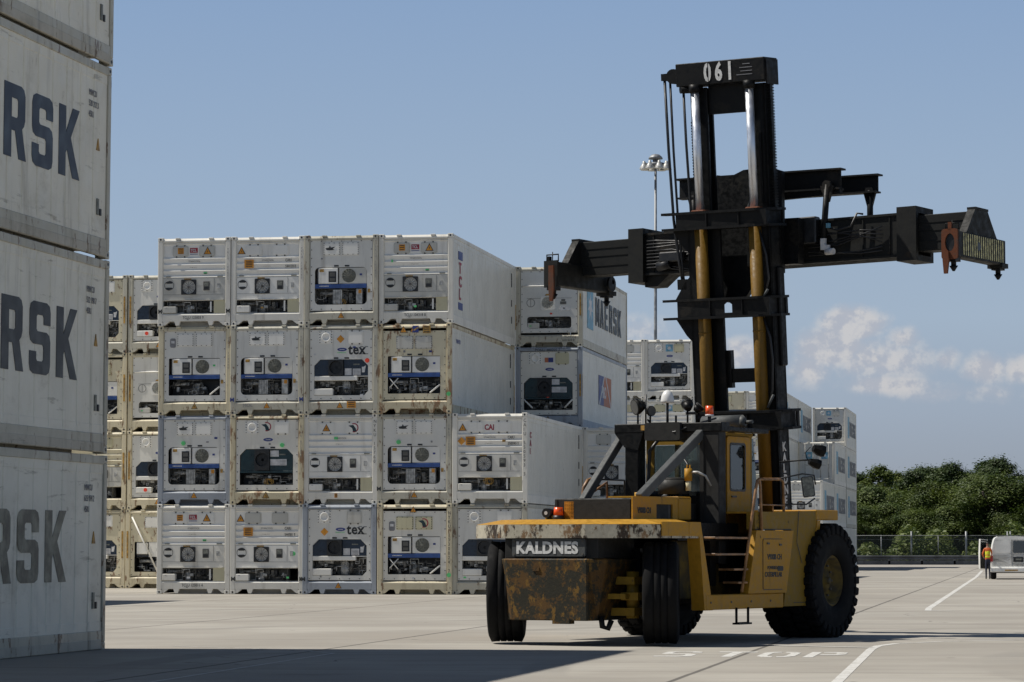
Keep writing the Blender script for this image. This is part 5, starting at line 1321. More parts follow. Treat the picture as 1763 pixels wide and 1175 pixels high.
for i, ch in enumerate('061'):
    o = lettering(ch, 0.42, (0, 0, 0), 'stencil', hb, bold=0.016, sx=0.66); o.matrix_local = T0 @ Matrix.Translation((i * 0.215, 0, 0))
m = MB()
for z, x0, x1 in ((9.78, 0.36, 0.50), (9.72, 0.30, 0.54), (9.66, 0.32, 0.54), (9.60, 0.24, 0.54)): m.box(x0, x1, -0.024, -0.021, W(z), W(z) + 0.012)
mast('faint_stencil', m, ['ink_soft'], hb)
m = MB()
m.box(-0.31, -0.298, -0.031, -0.0265, W(9.54), W(9.86))
mast('stencil_gap', m, ['blacksteel'], hb)
m = MB(); m.box(-0.42, 0.42, 0.18, 0.26, W(8.98), W(9.48)); mast('upper_cross_plate', m, ['greasy'])
# cross members: flanged channels, their plates reach past the mast
def cross(z0, z1, xl, xr, win=None):
    m = MB(); vd = 0.48
    for z in (z0, z1):
        m.plate([[(xl, -0.16), (xr - 0.24, -0.20), (xr - 0.05, -0.06), (xr + 0.03, 0.14), (xr + 0.03, vd), (xl + 0.25, vd), (xl + 0.22, 0.10), (xl, 0.06)]], W(z) - 0.022, W(z) + 0.022, plane='XY')
    lp = [rect(xl + 0.28, xr - 0.05, W(z0), W(z1))]
    if win: lp.append(win)
    m.plate(lp, -0.15, -0.132)
    m.box(xr - 0.09, xr - 0.06, 0.018, vd - 0.03, W(z0), W(z1)); m.box(xr - 0.02, xr + 0.01, vd - 0.1, vd - 0.02, W(z0), W(z1)); m.box(xl + 0.24, xl + 0.28, 0.0, vd - 0.03, W(z0), W(z1))
    for x in (-0.40, 0.22): m.box(x, x + 0.02, -0.18, -0.15, W(z0), W(z1))
    m.box(xl + 0.28, xl + 0.31, -0.14, 0.02, W(z0), W(z1)); m.box(xr - 0.09, xr - 0.06, -0.14, 0.02, W(z0), W(z1))
    return mast('cross_member', m, ['blacksteel'])
cross(7.02, 7.29, -1.27, 0.80)
cross(5.48, 5.79, -1.31, 0.79, [(-0.12, W(5.55)), (0.03, W(5.55)), (0.03, W(5.69)), (-0.045, W(5.745)), (-0.12, W(5.69))])
cross(3.54, 3.84, -0.95, 0.92)
for zt, sg in ((7.02, -1), (5.79, 1), (5.48, -1)):
    m = MB(); m.plate([[(-1.18, W(zt)), (-0.86, W(zt)), (-0.86, W(zt + sg * 0.42)), (-0.98, W(zt + sg * 0.30))]], 0.06, 0.10); mast('gusset', m, ['blacksteel'])
m = MB(); m.box(-0.50, 0.50, 0.2, 0.28, W(4.34), W(4.58)); m.box(-0.45, -0.20, 0.18, 0.3, W(4.25), W(4.9)); mast('lower_cross_bar', m, ['greasy'])
# lift cylinders: yellow barrels below, chromed rods above
for cx in (-0.585, 0.46):
    m = MB(); m.cyl((cx, 0.0, W(2.0)), (cx, 0.0, W(7.22)), 0.112, seg=24); m.cyl((cx, 0.0, W(5.2)), (cx, 0.0, W(5.23)), 0.117, seg=24)
    cy = mast('lift_cylinder', m, ['barrel'])
    m = MB(); m.cyl((cx, 0.0, W(7.22)), (cx, 0.0, W(9.40)), 0.072, seg=24); mast('cylinder_rod', m, ['chrome'], cy)
    m = MB(); m.box(cx - 0.13, cx + 0.13, -0.11, 0.11, W(7.22), W(7.34), b=0.02); mast('cylinder_gland', m, ['rust'], cy)
    m = MB(); m.cyl((cx, 0.0, W(9.36)), (cx, 0.0, W(9.50)), 0.105, seg=18); mast('rod_clevis', m, ['greasy'], cy)
# lift chains along the inner mast edges
for cx, z0, z1 in ((0.735, 7.3, 9.42), (-0.765, 7.35, 8.9)):
    m = MB(); z = z0
    while z < z1:
        m.box(cx - 0.03, cx + 0.03, 0.2, 0.34, W(z), W(z) + 0.03); m.box(cx - 0.02, cx + 0.02, 0.22, 0.31, W(z) + 0.03, W(z) + 0.05); z += 0.05
    mast('lift_chain', m, ['greasy'])
# hose reel pulley and hoses on the left
m = MB(); m.box(-1.27, -0.94, 0.06, 0.20, W(9.62), W(9.74)); m.cyl((-1.03, 0.04, W(9.68)), (-1.03, 0.22, W(9.68)), 0.13, seg=18); m.cyl((-0.88, 0.02, W(9.44)), (-0.60, 0.3, W(9.44)), 0.07, seg=12); mast('hose_pulley', m, ['blacksteel'])
m = MB()
m.tube([(-1.22, 0.10, W(9.62)), (-1.20, 0.10, W(8.4)), (-1.16, 0.10, W(7.2)), (-1.10, 0.12, W(6.5)), (-1.04, 0.14, W(6.0))], 0.026, 8)
m.tube([(-1.13, 0.13, W(9.60)), (-1.12, 0.13, W(8.4)), (-1.09, 0.13, W(7.2)), (-1.05, 0.14, W(6.4)), (-1.02, 0.14, W(6.0))], 0.022, 8)
m.tube([(-0.86, 0.1, W(9.44)), (-0.85, 0.1, W(8.5)), (-0.82, 0.1, W(7.5)), (-0.80, 0.1, W(6.4)), (-0.80, 0.1, W(5.6)), (-0.79, 0.08, W(4.6)), (-0.78, 0.06, W(3.7))], 0.024, 8)
m.tube([(0.28, 0.3, W(5.75)), (0.28, 0.3, W(4.6)), (0.28, 0.3, W(3.6)), (0.28, 0.25, W(2.4))], 0.022, 8)
m.tube([(0.55, -0.03, W(6.95)), (0.66, -0.02, W(6.5)), (0.69, -0.02, W(6.1)), (0.60, -0.02, W(5.8))], 0.02, 8)
m.tube([(0.56, -0.03, W(5.45)), (0.67, -0.02, W(5.1)), (0.70, -0.02, W(4.7)), (0.67, -0.02, W(4.2)), (0.58, -0.02, W(3.9))], 0.02, 8)
mast('hose', m, ['black'])
m = MB(); m.box(-1.12, -0.94, 0.06, 0.2, W(5.98), W(6.16)); m.box(-0.99, -0.80, 0.08, 0.18, W(5.96), W(6.02)); m.cyl((-1.04, 0.12, W(5.98)), (-1.02, 0.12, W(5.76)), 0.022, seg=6); mast('hose_clamp', m, ['blacksteel'])
m = MB()
for x0, x1, z0, z1 in ((0.58, 0.68, 5.78, 5.92), (0.58, 0.70, 3.90, 4.12)): m.tube([(x0, -0.05, W(z0)), (x1, -0.05, W(z1))], 0.022, 6)
mast('pipe_stub', m, ['midgrey'])
for i, ch in enumerate('KALDNES'):
    o = lettering(ch, 0.21, (0, 0, 0), 'stencil', om, bold=0.008, sx=0.95); o.matrix_local = MT @ Matrix.Translation((0.724, 0.16, W(3.15) - i * 0.185)) @ Matrix.Rotation(RAD(90), 4, 'Z')

# ---------------- carriage and spreader --------------------------------------
m = MB()
m.plate([[(-0.62, 8.02), (-0.62, 5.9), (-0.45, 5.78), (-0.1, 5.80), (0.05, 6.0), (0.16, 6.2), (0.40, 6.25), (0.64, 6.25), (0.64, 8.02), (0.40, 8.10), (-0.10, 8.08), (-0.35, 7.98)]], 0.62, 0.74)
m.box(-0.7, 0.9, 0.72, 0.95, 6.4, 7.2)
cg = m.build('carriage', ['greasy'], H)
m = MB(); arc = [(-0.02 - 0.22 * math.cos(RAD(a)) + 0.28, 7.32 + 0.34 * math.sin(RAD(a))) for a in range(0, 80, 12)]
m.tube([(0.04, 0.58, 6.38), (0.04, 0.58, 7.3)] + [(p[0], 0.58, p[1]) for p in arc[1:]] + [(0.35, 0.58, 7.68)], 0.05, 8); m.build('carriage_hose', ['midgrey'], H)
# side-shift beams above the spreader with their hanger rods
def ibeam(m, x0, x1, y, z0, z1, d=0.11):
    m.box(x0, x1, y - 0.012, y + 0.012, z0, z1); m.box(x0 - 0.04, x1 + 0.04, y - d, y + d, z1 - 0.03, z1); m.box(x0, x1, y - d, y + d, z0, z0 + 0.03)
m = MB(); ibeam(m, -1.66, 1.50, 1.2, 7.70, 8.07); m.plate([[(0.4, 7.72), (1.50, 7.72), (1.5, 7.62), (0.40, 7.58)]], 1.15, 1.25); m.build('side_shift_beam', ['blacksteel'], H)
m = MB(); ibeam(m, -1.3, 1.84, 2.0, 7.70, 8.03); m.build('side_shift_beam', ['blacksteel'], H)
for x, y, z0, z1 in ((1.30, 1.06, 6.6, 7.78), (1.68, 2.0, 7.0, 7.75), (-1.35, 1.15, 7.1, 7.75)):
    m = MB(); m.cyl((x - 0.1 if y < 1.1 else x, y, z0), (x, y, z1), 0.055, seg=10); m.cyl((x, y - 0.05, z1), (x, y + 0.05, z1), 0.075, seg=12)
    m.plate([[(x - 0.12, z1 - 0.02), (x + 0.12, z1 - 0.02), (x + 0.04, z1 - 0.3), (x - 0.04, z1 - 0.3)]], y - 0.03, y + 0.03); m.build('hanger_rod', ['blacksteel'], H)
SL = lambda x: 0.02 * x      # the spreader hangs a little lower at its left end
def sb(m, x0, x1, y0, y1, z0, z1, b=0.0, mi=0):
    m.box(x0, x1, y0, y1, z0 + SL((x0 + x1) / 2), z1 + SL((x0 + x1) / 2), b=b, mi=mi)
SH = Matrix(((1, 0, 0, 0), (0, 1, 0, 0), (0.02, 0, 1, 0), (0, 0, 0, 1)))
def spr(name, m, mats, parent=None): m.T = SH; return m.build(name, mats, parent or H)
m = MB(); m.box(-2.55, 2.80, 1.20, 1.72, 6.42, 7.18, b=0.012)
for x in (-2.2, -1.5, 1.9, 2.4): m.box(x, x + 0.02, 1.18, 1.2, 6.44, 7.16)
m.box(-2.55, 2.8, 1.17, 1.75, 7.14, 7.18); m.box(-2.55, 2.8, 1.15, 1.77, 6.42, 6.46)
m.plate([[(-2.4, 6.42), (-1.9, 6.42), (-2.15, 6.22), (-2.4, 6.22)]], 1.25, 1.65)
sp = spr('spreader_beam', m, ['spreader'])
for x in (-2.66, 2.58):
    m = MB(); m.plate([rect(1.10, 1.84, 6.30 if x < 0 else 6.34, 7.27), rect(1.2, 1.72, 6.44, 7.16)], x, x + 0.36 if x > 0 else x + 0.3, plane='YZ'); spr('collar', m, ['spreader'], sp)
# pipework and valves on the face of the beam
m = MB()
rs = random.Random(4)
for i in range(9):
    z = 6.55 + 0.06 * i
    m.tube([(-2.3, 1.14, z), (-1.9 + rs.uniform(-.2, .2), 1.12, z), (-1.4, 1.1, z + rs.uniform(-.15, .15)), (-0.8, 1.12, z + rs.uniform(-.1, .1))], 0.013, 6, mi=rs.choice((0, 0, 0, 1)))
spr('hydraulic_pipework', m, ['black', 'pipe_dark'], sp); m = MB()
for i in range(7):
    z = 6.55 + 0.07 * i
    m.tube([(0.9, 1.13, z), (1.4 + rs.uniform(-.2, .2), 1.08, z + rs.uniform(-.1, .1)), (1.9, 1.1, z + rs.uniform(-.15, .15)), (2.3, 1.13, z)], 0.013, 6, mi=rs.choice((0, 0, 0, 1)))
m.tube([(1.2, 1.1, 7.05), (1.5, 1.05, 6.95), (1.75, 1.05, 7.0), (1.85, 1.08, 7.22), (1.95, 1.12, 7.2)], 0.02, 6)
m.box(0.5, 1.1, 1.0, 1.2, 6.75, 7.22, b=0.02); spr('hydraulic_pipework', m, ['black', 'pipe_dark'], sp); m = MB()
m.box(-2.0, -1.5, 1.02, 1.2, 6.62, 6.80, b=0.02); m.box(-1.4, -1.1, 1.0, 1.2, 6.6, 6.95, b=0.02)
m.cyl((-2.05, 1.1, 6.55), (-1.8, 1.1, 6.6), 0.09, seg=14); m.cyl((-1.1, 1.02, 6.5), (-1.0, 1.02, 7.1), 0.03, seg=8, mi=1); m.cyl((-1.0, 1.0, 6.6), (-0.9, 1.0, 7.15), 0.03, seg=8, mi=1)
m.box(-1.05, -0.85, 1.0, 1.1, 6.75, 6.95, mi=1)
spr('valve_block', m, ['black', 'pipe_dark'], sp)
m = MB(); m.cyl((1.30, 1.0, 6.58), (1.46, 0.96, 6.58), 0.055, seg=14); m.box(1.20, 1.28, 0.98, 1.06, 6.62, 6.82); m.box(1.28, 1.36, 0.98, 1.04, 6.60, 6.70); spr('pipe_coupling', m, ['white_label'], sp)
m = MB(); m.box(1.30, 1.36, 1.0, 1.06, 7.0, 7.08); spr('tag_plate', m, ['skyblue'], sp)
# telescopic arms with end frames
for sgn, xe in ((-1, -3.80), (1, 3.92)):
    m = MB()
    m.box(min(sgn * 2.5, xe), max(sgn * 2.5, xe), 1.26, 1.66, 6.50, 7.12, b=0.01)
    for z in (6.66, 6.84, 6.98): m.box(min(sgn * 2.6, xe), max(sgn * 2.6, xe), 1.25, 1.26, z, z + 0.008)
    arm = spr('telescopic_arm', m, ['spreader'])
    m = MB(); x0, x1 = xe - 0.07, xe + 0.07
    for xx in (x0,):
        m.plate([[(0.62, 6.62), (0.80, 6.72), (1.05, 7.0), (1.20, 7.16), (1.72, 7.16), (1.86, 7.0), (2.12, 6.72), (2.4, 6.62)]], x0, x1, plane='YZ')
    m.box(x0 - 0.01, x1 + 0.01, 1.18, 1.74, 7.14, 7.18)
    spr('end_gusset', m, ['spreader'], arm)
    m = MB(); m.box(xe - 0.11, xe + 0.11, 0.33, 2.42, 6.27, 6.70, b=0.012)
    m.box(xe - 0.14, xe + 0.14, 0.29, 0.33, 6.24, 6.72); m.box(xe - 0.14, xe + 0.14, 2.2, 2.46, 6.22, 6.30)
    eb = spr('end_beam', m, ['spreader'], arm)
    if sgn > 0:
        m = MB(); y = 0.56
        while y < 2.36:
            m.plate([[(y, 6.31), (y + 0.035, 6.31), (y + 0.03, 6.68), (y - 0.005, 6.68)]], xe + 0.111, xe + 0.116, plane='YZ'); y += 0.095
        spr('hazard_stripes', m, ['stripe'], arm)
        m = MB(); m.cyl((xe + 0.10, 1.22, 6.50), (xe + 0.119, 1.22, 6.50), 0.075, seg=18); spr('lightening_hole', m, ['black'], arm)
        m = MB(); m.plate([rrect(xe - 0.15, xe + 0.14, 6.22, 6.73, 0.05), [(xe + 0.085 * math.cos(a), 6.50 + 0.15 * math.sin(a)) for a in [i * math.pi / 8 for i in range(16)]]], 0.24, 0.28)
        m.plate([[(xe + 0.08 * math.cos(a), 6.50 + 0.145 * math.sin(a)) for a in [i * math.pi / 8 for i in range(16)]]], 0.270, 0.285, mi=1)
        m.box(xe - 0.03, xe + 0.03, 0.24, 0.28, 6.70, 6.84); spr('end_plate', m, ['rust', 'black'], arm)
    for yy in (0.40, 2.34):
        m = MB(); m.cyl((xe, yy, 6.10), (xe, yy, 6.28), 0.045, seg=12); m.cyl((xe, yy, 6.03), (xe, yy, 6.12), 0.02, 0.075, seg=12); m.box(xe - 0.08, xe + 0.08, yy - 0.11, yy + 0.11, 6.19, 6.27)
        spr('twist_lock', m, ['greasy'], arm)
    # flipper guide at the near corner
    m = MB(); g = xe - 0.06 * sgn
    zt = 6.36 if sgn > 0 else 6.62
    m.plate([[(g - 0.05, zt), (g + 0.05, zt), (g + 0.06, 6.2), (g + 0.03, 5.98), (g - 0.03, 5.98), (g - 0.05, 6.2)]], 0.19, 0.235)
    spr('corner_guide', m, ['rust'], arm)
    m = MB(); m.tube([(xe - 0.12, 0.36, 6.7), (xe - 0.12, 0.36, 6.83), (xe + 0.12, 0.36, 6.83), (xe + 0.12, 0.36, 6.7)], 0.014, 6); m.cyl((xe, 0.36, 6.7), (xe, 0.36, 6.88), 0.01, seg=6); m.box(xe - 0.1, xe - 0.04, 0.32, 0.40, 6.70, 6.80)
    spr('guide_actuator', m, ['greasy'], arm)
    if sgn < 0:
        m = MB(); m.plate([circ(2.2, 6.42, 0.14, 18), circ(2.23, 6.46, 0.045, 10)], xe + 0.16, xe + 0.2, plane='YZ'); spr('sensor_bracket', m, ['greasy'], arm)
# ------------------------------------------------------------------ ground and markings
def concrete():
    t = NT('concrete_apron')
    g = t.n('ShaderNodeNewGeometry').outputs['Position']
    mp = t.n('ShaderNodeMapping', vector_type='TEXTURE'); mp.inputs['Location'].default_value = (4.2 - 8.2, 0, 0); mp.inputs['Rotation'].default_value = (0, 0, -RAD(9.5))
    # local frame along the slab joints
    s_, c_ = math.sin(RAD(9.5)), math.cos(RAD(9.5))
    sp = t.n('ShaderNodeSeparateXYZ'); t.l(g, sp.inputs[0])
    u = t.math('SUBTRACT', t.math('MULTIPLY', sp.outputs[0], c_), t.math('MULTIPLY', sp.outputs[1], s_))
    a = t.math('ADD', t.math('MULTIPLY', sp.outputs[0], s_), t.math('MULTIPLY', sp.outputs[1], c_))
    t.t.nodes.remove(mp)
    wob = t.noise(t.pos((1, 1, 1)), 0.9, 3)
    def joint(v, off, pitch, w):
        q = t.math('FRACT', t.math('DIVIDE', t.math('ADD', t.math('SUBTRACT', v, off), t.math('MULTIPLY', t.math('SUBTRACT', wob, 0.5), 0.03)), pitch))
        d = t.math('MULTIPLY', t.math('MINIMUM', q, t.math('SUBTRACT', 1.0, q)), pitch)
        return t.step(d, w, w * 2.2, 1.0, 0.0)
    ju = joint(u, -4.1, 6.35, 0.022); ja = joint(a, 44.2, 6.1, 0.02)
    big = t.noise(t.pos((1, 1, 1)), 0.16, 6, 0.6); mid = t.noise(t.pos((0.35, 1.6, 1), rz=-RAD(9.5)), 0.55, 6, 0.65); fine = t.noise(t.pos(), 6, 6, 0.75)
    streak = t.noise(t.pos((0.10, 2.2, 1), rz=RAD(4)), 0.8, 5, 0.6)
    wh = t.n('ShaderNodeTexVoronoi'); wh.inputs['Scale'].default_value = 0.55; t.l(g, wh.inputs['Vector'])
    speck = t.step(wh.outputs['Distance'], 0.02, 0.05, 1.0, 0.0)
    col = t.mix(t.step(big, 0.35, 0.68), (0.31, 0.285, 0.245), (0.41, 0.385, 0.335))
    col = t.mix(t.step(mid, 0.40, 0.72, 0, 0.45), col, (0.25, 0.235, 0.21))
    col = t.mix(t.step(streak, 0.56, 0.78, 0, 0.42), col, (0.19, 0.18, 0.165))
    col = t.mix(t.step(fine, 0.55, 0.8, 0, 0.3), col, (0.22, 0.21, 0.19))
    col = t.mix(t.math('MULTIPLY', speck, 0.75), col, (0.05, 0.048, 0.045))
    st1 = t.noise(t.pos((0.5, 1.3, 1), rz=-RAD(9.5)), 0.42, 7, 0.72)
    col = t.mix(t.step(st1, 0.57, 0.70, 0, 0.45), col, (0.13, 0.122, 0.108))
    crk = t.n('ShaderNodeTexVoronoi', feature='DISTANCE_TO_EDGE'); crk.inputs['Scale'].default_value = 0.11; dv = t.n('ShaderNodeVectorMath', operation='ADD'); t.l(g, dv.inputs[0]); nv = t.n('ShaderNodeTexNoise'); nv.inputs['Scale'].default_value = 0.5; nv.inputs['Detail'].default_value = 5; t.l(g, nv.inputs['Vector']); t.l(nv.outputs['Color'], dv.inputs[1]); t.l(dv.outputs[0], crk.inputs['Vector'])
    col = t.mix(t.math('MULTIPLY', t.step(crk.outputs['Distance'], 0.0012, 0.003, 1.0, 0.0), t.step(big, 0.5, 0.6, 0, 0.55)), col, (0.08, 0.075, 0.07))
    grit = t.n('ShaderNodeTexVoronoi'); grit.inputs['Scale'].default_value = 2.2; t.l(g, grit.inputs['Vector']); col = t.mix(t.math('MULTIPLY', t.step(grit.outputs['Distance'], 0.03, 0.055, 1.0, 0.0), t.step(st1, 0.45, 0.6, 0.1, 0.7)), col, (0.07, 0.065, 0.06))
    wv = t.n('ShaderNodeTexWave', wave_type='RINGS', rings_direction='Z'); wv.inputs['Scale'].default_value = 0.055; wv.inputs['Distortion'].default_value = 1.6; wv.inputs['Detail'].default_value = 2
    mpw = t.n('ShaderNodeMapping'); mpw.inputs['Location'].default_value = (-32, -38, 0); t.l(g, mpw.inputs[0]); t.l(mpw.outputs[0], wv.inputs['Vector'])
    trk = t.math('MULTIPLY', t.step(wv.outputs['Fac'], 0.955, 0.985), t.step(big, 0.45, 0.6))
    col = t.mix(t.math('MULTIPLY', trk, 0.30), col, (0.11, 0.105, 0.10))
    # every slab cures to its own shade
    ci = t.n('ShaderNodeCombineXYZ')
    t.l(t.math('FLOOR', t.math('DIVIDE', t.math('ADD', u, 4.1), 6.35)), ci.inputs[0]); t.l(t.math('FLOOR', t.math('DIVIDE', t.math('SUBTRACT', a, 44.2), 6.1)), ci.inputs[1])
    wn_ = t.n('ShaderNodeTexWhiteNoise', noise_dimensions='2D'); t.l(ci.outputs[0], wn_.inputs['Vector'])
    col = t.mix(t.step(wn_.outputs['Value'], 0, 1, 0.0, 0.22), col, (0.22, 0.205, 0.18))
    jj = t.math('MAXIMUM', t.math('MULTIPLY', ju, 0.75), t.math('MULTIPLY', ja, 0.45))
    col = t.mix(jj, col, (0.06, 0.055, 0.05))
    t.l(col, t.b.inputs['Base Color']); t.b.inputs['Roughness'].default_value = 0.88; t.b.inputs['Specular IOR Level'].default_value = 0.25
    t.bump(fine, 0.01, 0.35)
    return t.m
M['concrete'] = concrete()
M['roadpaint'] = worn('worn_white_road_paint', (0.66, 0.65, 0.61), (0.36, 0.34, 0.30), 0.42, 3.5, 0.7)
def ground_sheet():
    m = MB(); m.quad([(-900, -60, 0), (900, -60, 0), (900, 282, 0), (-900, 282, 0)]); return m
tag(ground_sheet().build('concrete_apron', ['concrete']), kind='structure')
t = NT('grass_soil'); n = t.noise(t.pos(), 0.4, 7, 0.7); t.l(t.mix(t.step(n, 0.35, 0.65), (0.05, 0.075, 0.02), (0.12, 0.13, 0.045)), t.b.inputs['Base Color']); t.b.inputs['Roughness'].default_value = 0.95; M['grass'] = t.m
m = MB(); m.quad([(-2500, 282, -0.02), (2500, 282, -0.02), (2500, 9000, -0.02), (-2500, 9000, -0.02)]); tag(m.build('grass_ground', ['grass']), kind='structure')
m = MB(); m.box(-900, 900, 281.8, 282.1, -0.1, 0.12); tag(m.build('kerb', ['concrete']), kind='structure')
BG = blk(0, 0, 9.3)
def uv(x, y):
    s, c = math.sin(RAD(9.3)), math.cos(RAD(9.3)); return (x * c - y * s, x * s + y * c)
def stripe(pts, w, z=0.004):
    m = MB(); P_ = [Vector((p[0], p[1])) for p in pts]; L = []; R_ = []
    for i, p in enumerate(P_):
        d = (P_[min(i + 1, len(P_) - 1)] - P_[max(i - 1, 0)]).normalized(); nrm = Vector((-d.y, d.x)) * w / 2
        L.append(p + nrm); R_.append(p - nrm)
    for i in range(len(P_) - 1): m.quad([(*R_[i], z), (*R_[i + 1], z), (*L[i + 1], z), (*L[i], z)])
    return tag(m.build('lane_marking', ['roadpaint']), kind='structure')
stripe([(1.0, 18.0), (3.62, 35.1), (5.36, 46.8), (5.62, 48.2), (6.05, 49.4), (6.9, 50.4), (8.2, 51.2), (10.5, 52.0)], 0.13)
stripe([(3.75, 48.6), (5.44, 47.3)], 0.16, 0.008)
stripe([(10.4, 74.2), (9.95, 75.0), (10.3, 77.5), (23.4, 158.0), (30.0, 200.0)], 0.16)
stripe([(-4.15, 34.8), (-2.55, 44.9), (-3.2, 46.3), (-5.2, 48.2)], 0.06)
# STOP, tall stretched letters with stencil gaps
def ground_text():
    U = (math.cos(RAD(9.3)), -math.sin(RAD(9.3))); A = (math.sin(RAD(9.3)), math.cos(RAD(9.3)))
    o = Vector((1.93, 43.6))
    g = {'S': [[(.02, .12), (.02, .02), (.45, .0), (.58, .1), (.58, .44), (.46, .56), (.18, .58), (.16, .64), (.16, .82), (.20, .88), (.42, .88), (.44, .76), (.58, .76), (.56, .92), (.44, 1), (.14, 1), (.02, .9), (.02, .56), (.12, .46), (.40, .43), (.43, .38), (.43, .18), (.38, .13)]],
         'T': [[(.22, 0), (.38, 0), (.38, .87), (.60, .87), (.60, 1), (0, 1), (0, .87), (.22, .87)]],
         'O1': [[(.27, 0), (.12, .03), (.02, .18), (.02, .82), (.12, .97), (.27, 1), (.27, .88), (.18, .82), (.16, .7), (.16, .3), (.18, .17), (.27, .12)]],
         'O2': [[(.33, 0), (.48, .03), (.58, .18), (.58, .82), (.48, .97), (.33, 1), (.33, .88), (.42, .82), (.44, .7), (.44, .3), (.42, .17), (.33, .12)]],
         'P': [[(.02, 0), (.17, 0), (.17, 1), (.02, 1)]], 'P2': [[(.20, 1), (.48, 1), (.58, .92), (.58, .55), (.48, .45), (.21, .45), (.21, .57), (.42, .58), (.43, .62), (.43, .84), (.41, .88), (.21, .88)]]}
    xs = {'S': 0, 'T': .76, 'O1': 1.42, 'O2': 1.42, 'P': 2.08, 'P2': 2.08}
    m = MB()
    for k, lps in g.items():
        lp = []
        for x, y in lps[0]:
            a = x * 0.93 + xs[k]; b = y * 2.15
            lp.append((o.x + U[0] * a + A[0] * b, o.y + U[1] * a + A[1] * b))
        m.plate([lp], 0.0005, 0.004, plane='XY')
    tag(m.build('stop_marking', ['roadpaint']), kind='structure')
ground_text()

# ------------------------------------------------------------------ guard rail and fence
M['galv'] = plain('galvanised_steel', (0.24, 0.25, 0.26), 0.5, 0.4, var=0.2, scale=2)
M['darksteel'] = plain('dull_dark_steel', (0.10, 0.105, 0.11), 0.6, 0.2, var=0.3, scale=1)
gr = thing('guard_rail', 'long low galvanised guard rail along the far edge of the concrete', 'guard rail', (20, 268, 0))
m = MB()
prof = [(0, 0.42), (0.05, 0.46), (0.05, 0.54), (-0.02, 0.60), (0.05, 0.66), (0.05, 0.75), (0, 0.79)]
pf = [(-y, z) for y, z in prof] + [(-y + 0.03, z) for y, z in prof[::-1]]
m.plate([pf], 0, 33, plane='YZ'); m.build('rail', ['darksteel'], gr)
m = MB(); m.box(0, 33, 0.03, 0.3, 0.0, 0.36); m.build('base_shadow_strip', ['darksteel'], gr)  # dark strip standing in for the shadow at the foot of the rail
for i in range(12):
    m = MB(); m.box(1 + i * 2.8, 1.16 + i * 2.8, 0.03, 0.22, 0, 0.72); m.build('post', ['galv'], gr)
M['chain'] = None
def chainlink():
    t = NT('chain_link_wire'); g = t.n('ShaderNodeNewGeometry').outputs['Position']; sp = t.n('ShaderNodeSeparateXYZ'); t.l(g, sp.inputs[0])
    def diag(sgn):
        v = t.math('ADD', sp.outputs[0], t.math('MULTIPLY', sp.outputs[2], sgn)); f = t.math('FRACT', t.math('DIVIDE', v, 0.14)); return t.step(f, 0.10, 0.16, 1.0, 0.0)
    a = t.math('MAXIMUM', diag(1.0), diag(-1.0))
    t.l(a, t.b.inputs['Alpha']); t.b.inputs['Base Color'].default_value = (0.07, 0.075, 0.075, 1); t.b.inputs['Roughness'].default_value = 0.6
    return t.m
M['chain'] = chainlink()
fe = thing('chain_link_fence', 'tall grey chain link fence between the guard rail and the trees', 'fence', (14, 287, 0))
m = MB(); m.box(0, 75, -0.004, 0.004, 0.05, 2.55); m.build('wire_mesh', ['chain'], fe)
m = MB(); m.cyl((0, 0, 2.56), (75, 0, 2.56), 0.022, seg=6); m.cyl((0, 0, 2.2), (75, 0, 2.2), 0.012, seg=6); m.build('top_rail', ['galv'], fe)
for px, r in ((1400, .05), (1516, .04), (1568, .07), (1614, .035), (1662, .085), (1714, .04), (1733, .06), (1738, .06), (1790, .05), (1840, .05), (1900, .05)):
    X = (px - 881.5) / 5380 * 287 - 14
    m = MB(); m.cyl((X, 0.05, 0), (X, 0.05, 2.95 if r > 0.055 else 2.6), r * 1.15, seg=8); m.build('post', ['galv'], fe)

# ------------------------------------------------------------------ trees
def leafmat(name, c0, c1):
    t = NT(name); oi = t.n('ShaderNodeObjectInfo'); n = t.noise(t.pos(), 0.55, 3); f2 = t.noise(t.pos(), 3.0, 3)
    col = t.mix(t.step(n, 0.35, 0.68), c0, c1)
    col = t.mix(t.step(oi.outputs['Random'], 0, 1, 0, 0.5), col, tuple(c * 0.6 for c in c0))
    col = t.mix(t.step(f2, 0.45, 0.7, 0, 0.4), col, tuple(min(1, c * 1.5) for c in c1))
    t.l(col, t.b.inputs['Base Color']); t.b.inputs['Roughness'].default_value = 0.6
    tr = t.n('ShaderNodeBsdfTranslucent'); t.l(col, tr.inputs[0]); mx = t.n('ShaderNodeMixShader'); mx.inputs[0].default_value = 0.25
    t.l(t.b.outputs[0], mx.inputs[1]); t.l(tr.outputs[0], mx.inputs[2]); t.l(mx.outputs[0], t.o.inputs[0]); return t.m
M['leaf_a'] = leafmat('leaves_mid_green', (0.040, 0.072, 0.011), (0.115, 0.150, 0.023))
M['leaf_b'] = leafmat('leaves_dark_green', (0.025, 0.050, 0.012), (0.065, 0.098, 0.021))
M['leaf_c'] = leafmat('leaves_light_green', (0.065, 0.105, 0.018), (0.17, 0.205, 0.038))
M['bark'] = plain('bark', (0.10, 0.08, 0.06), 0.9, var=0.4)
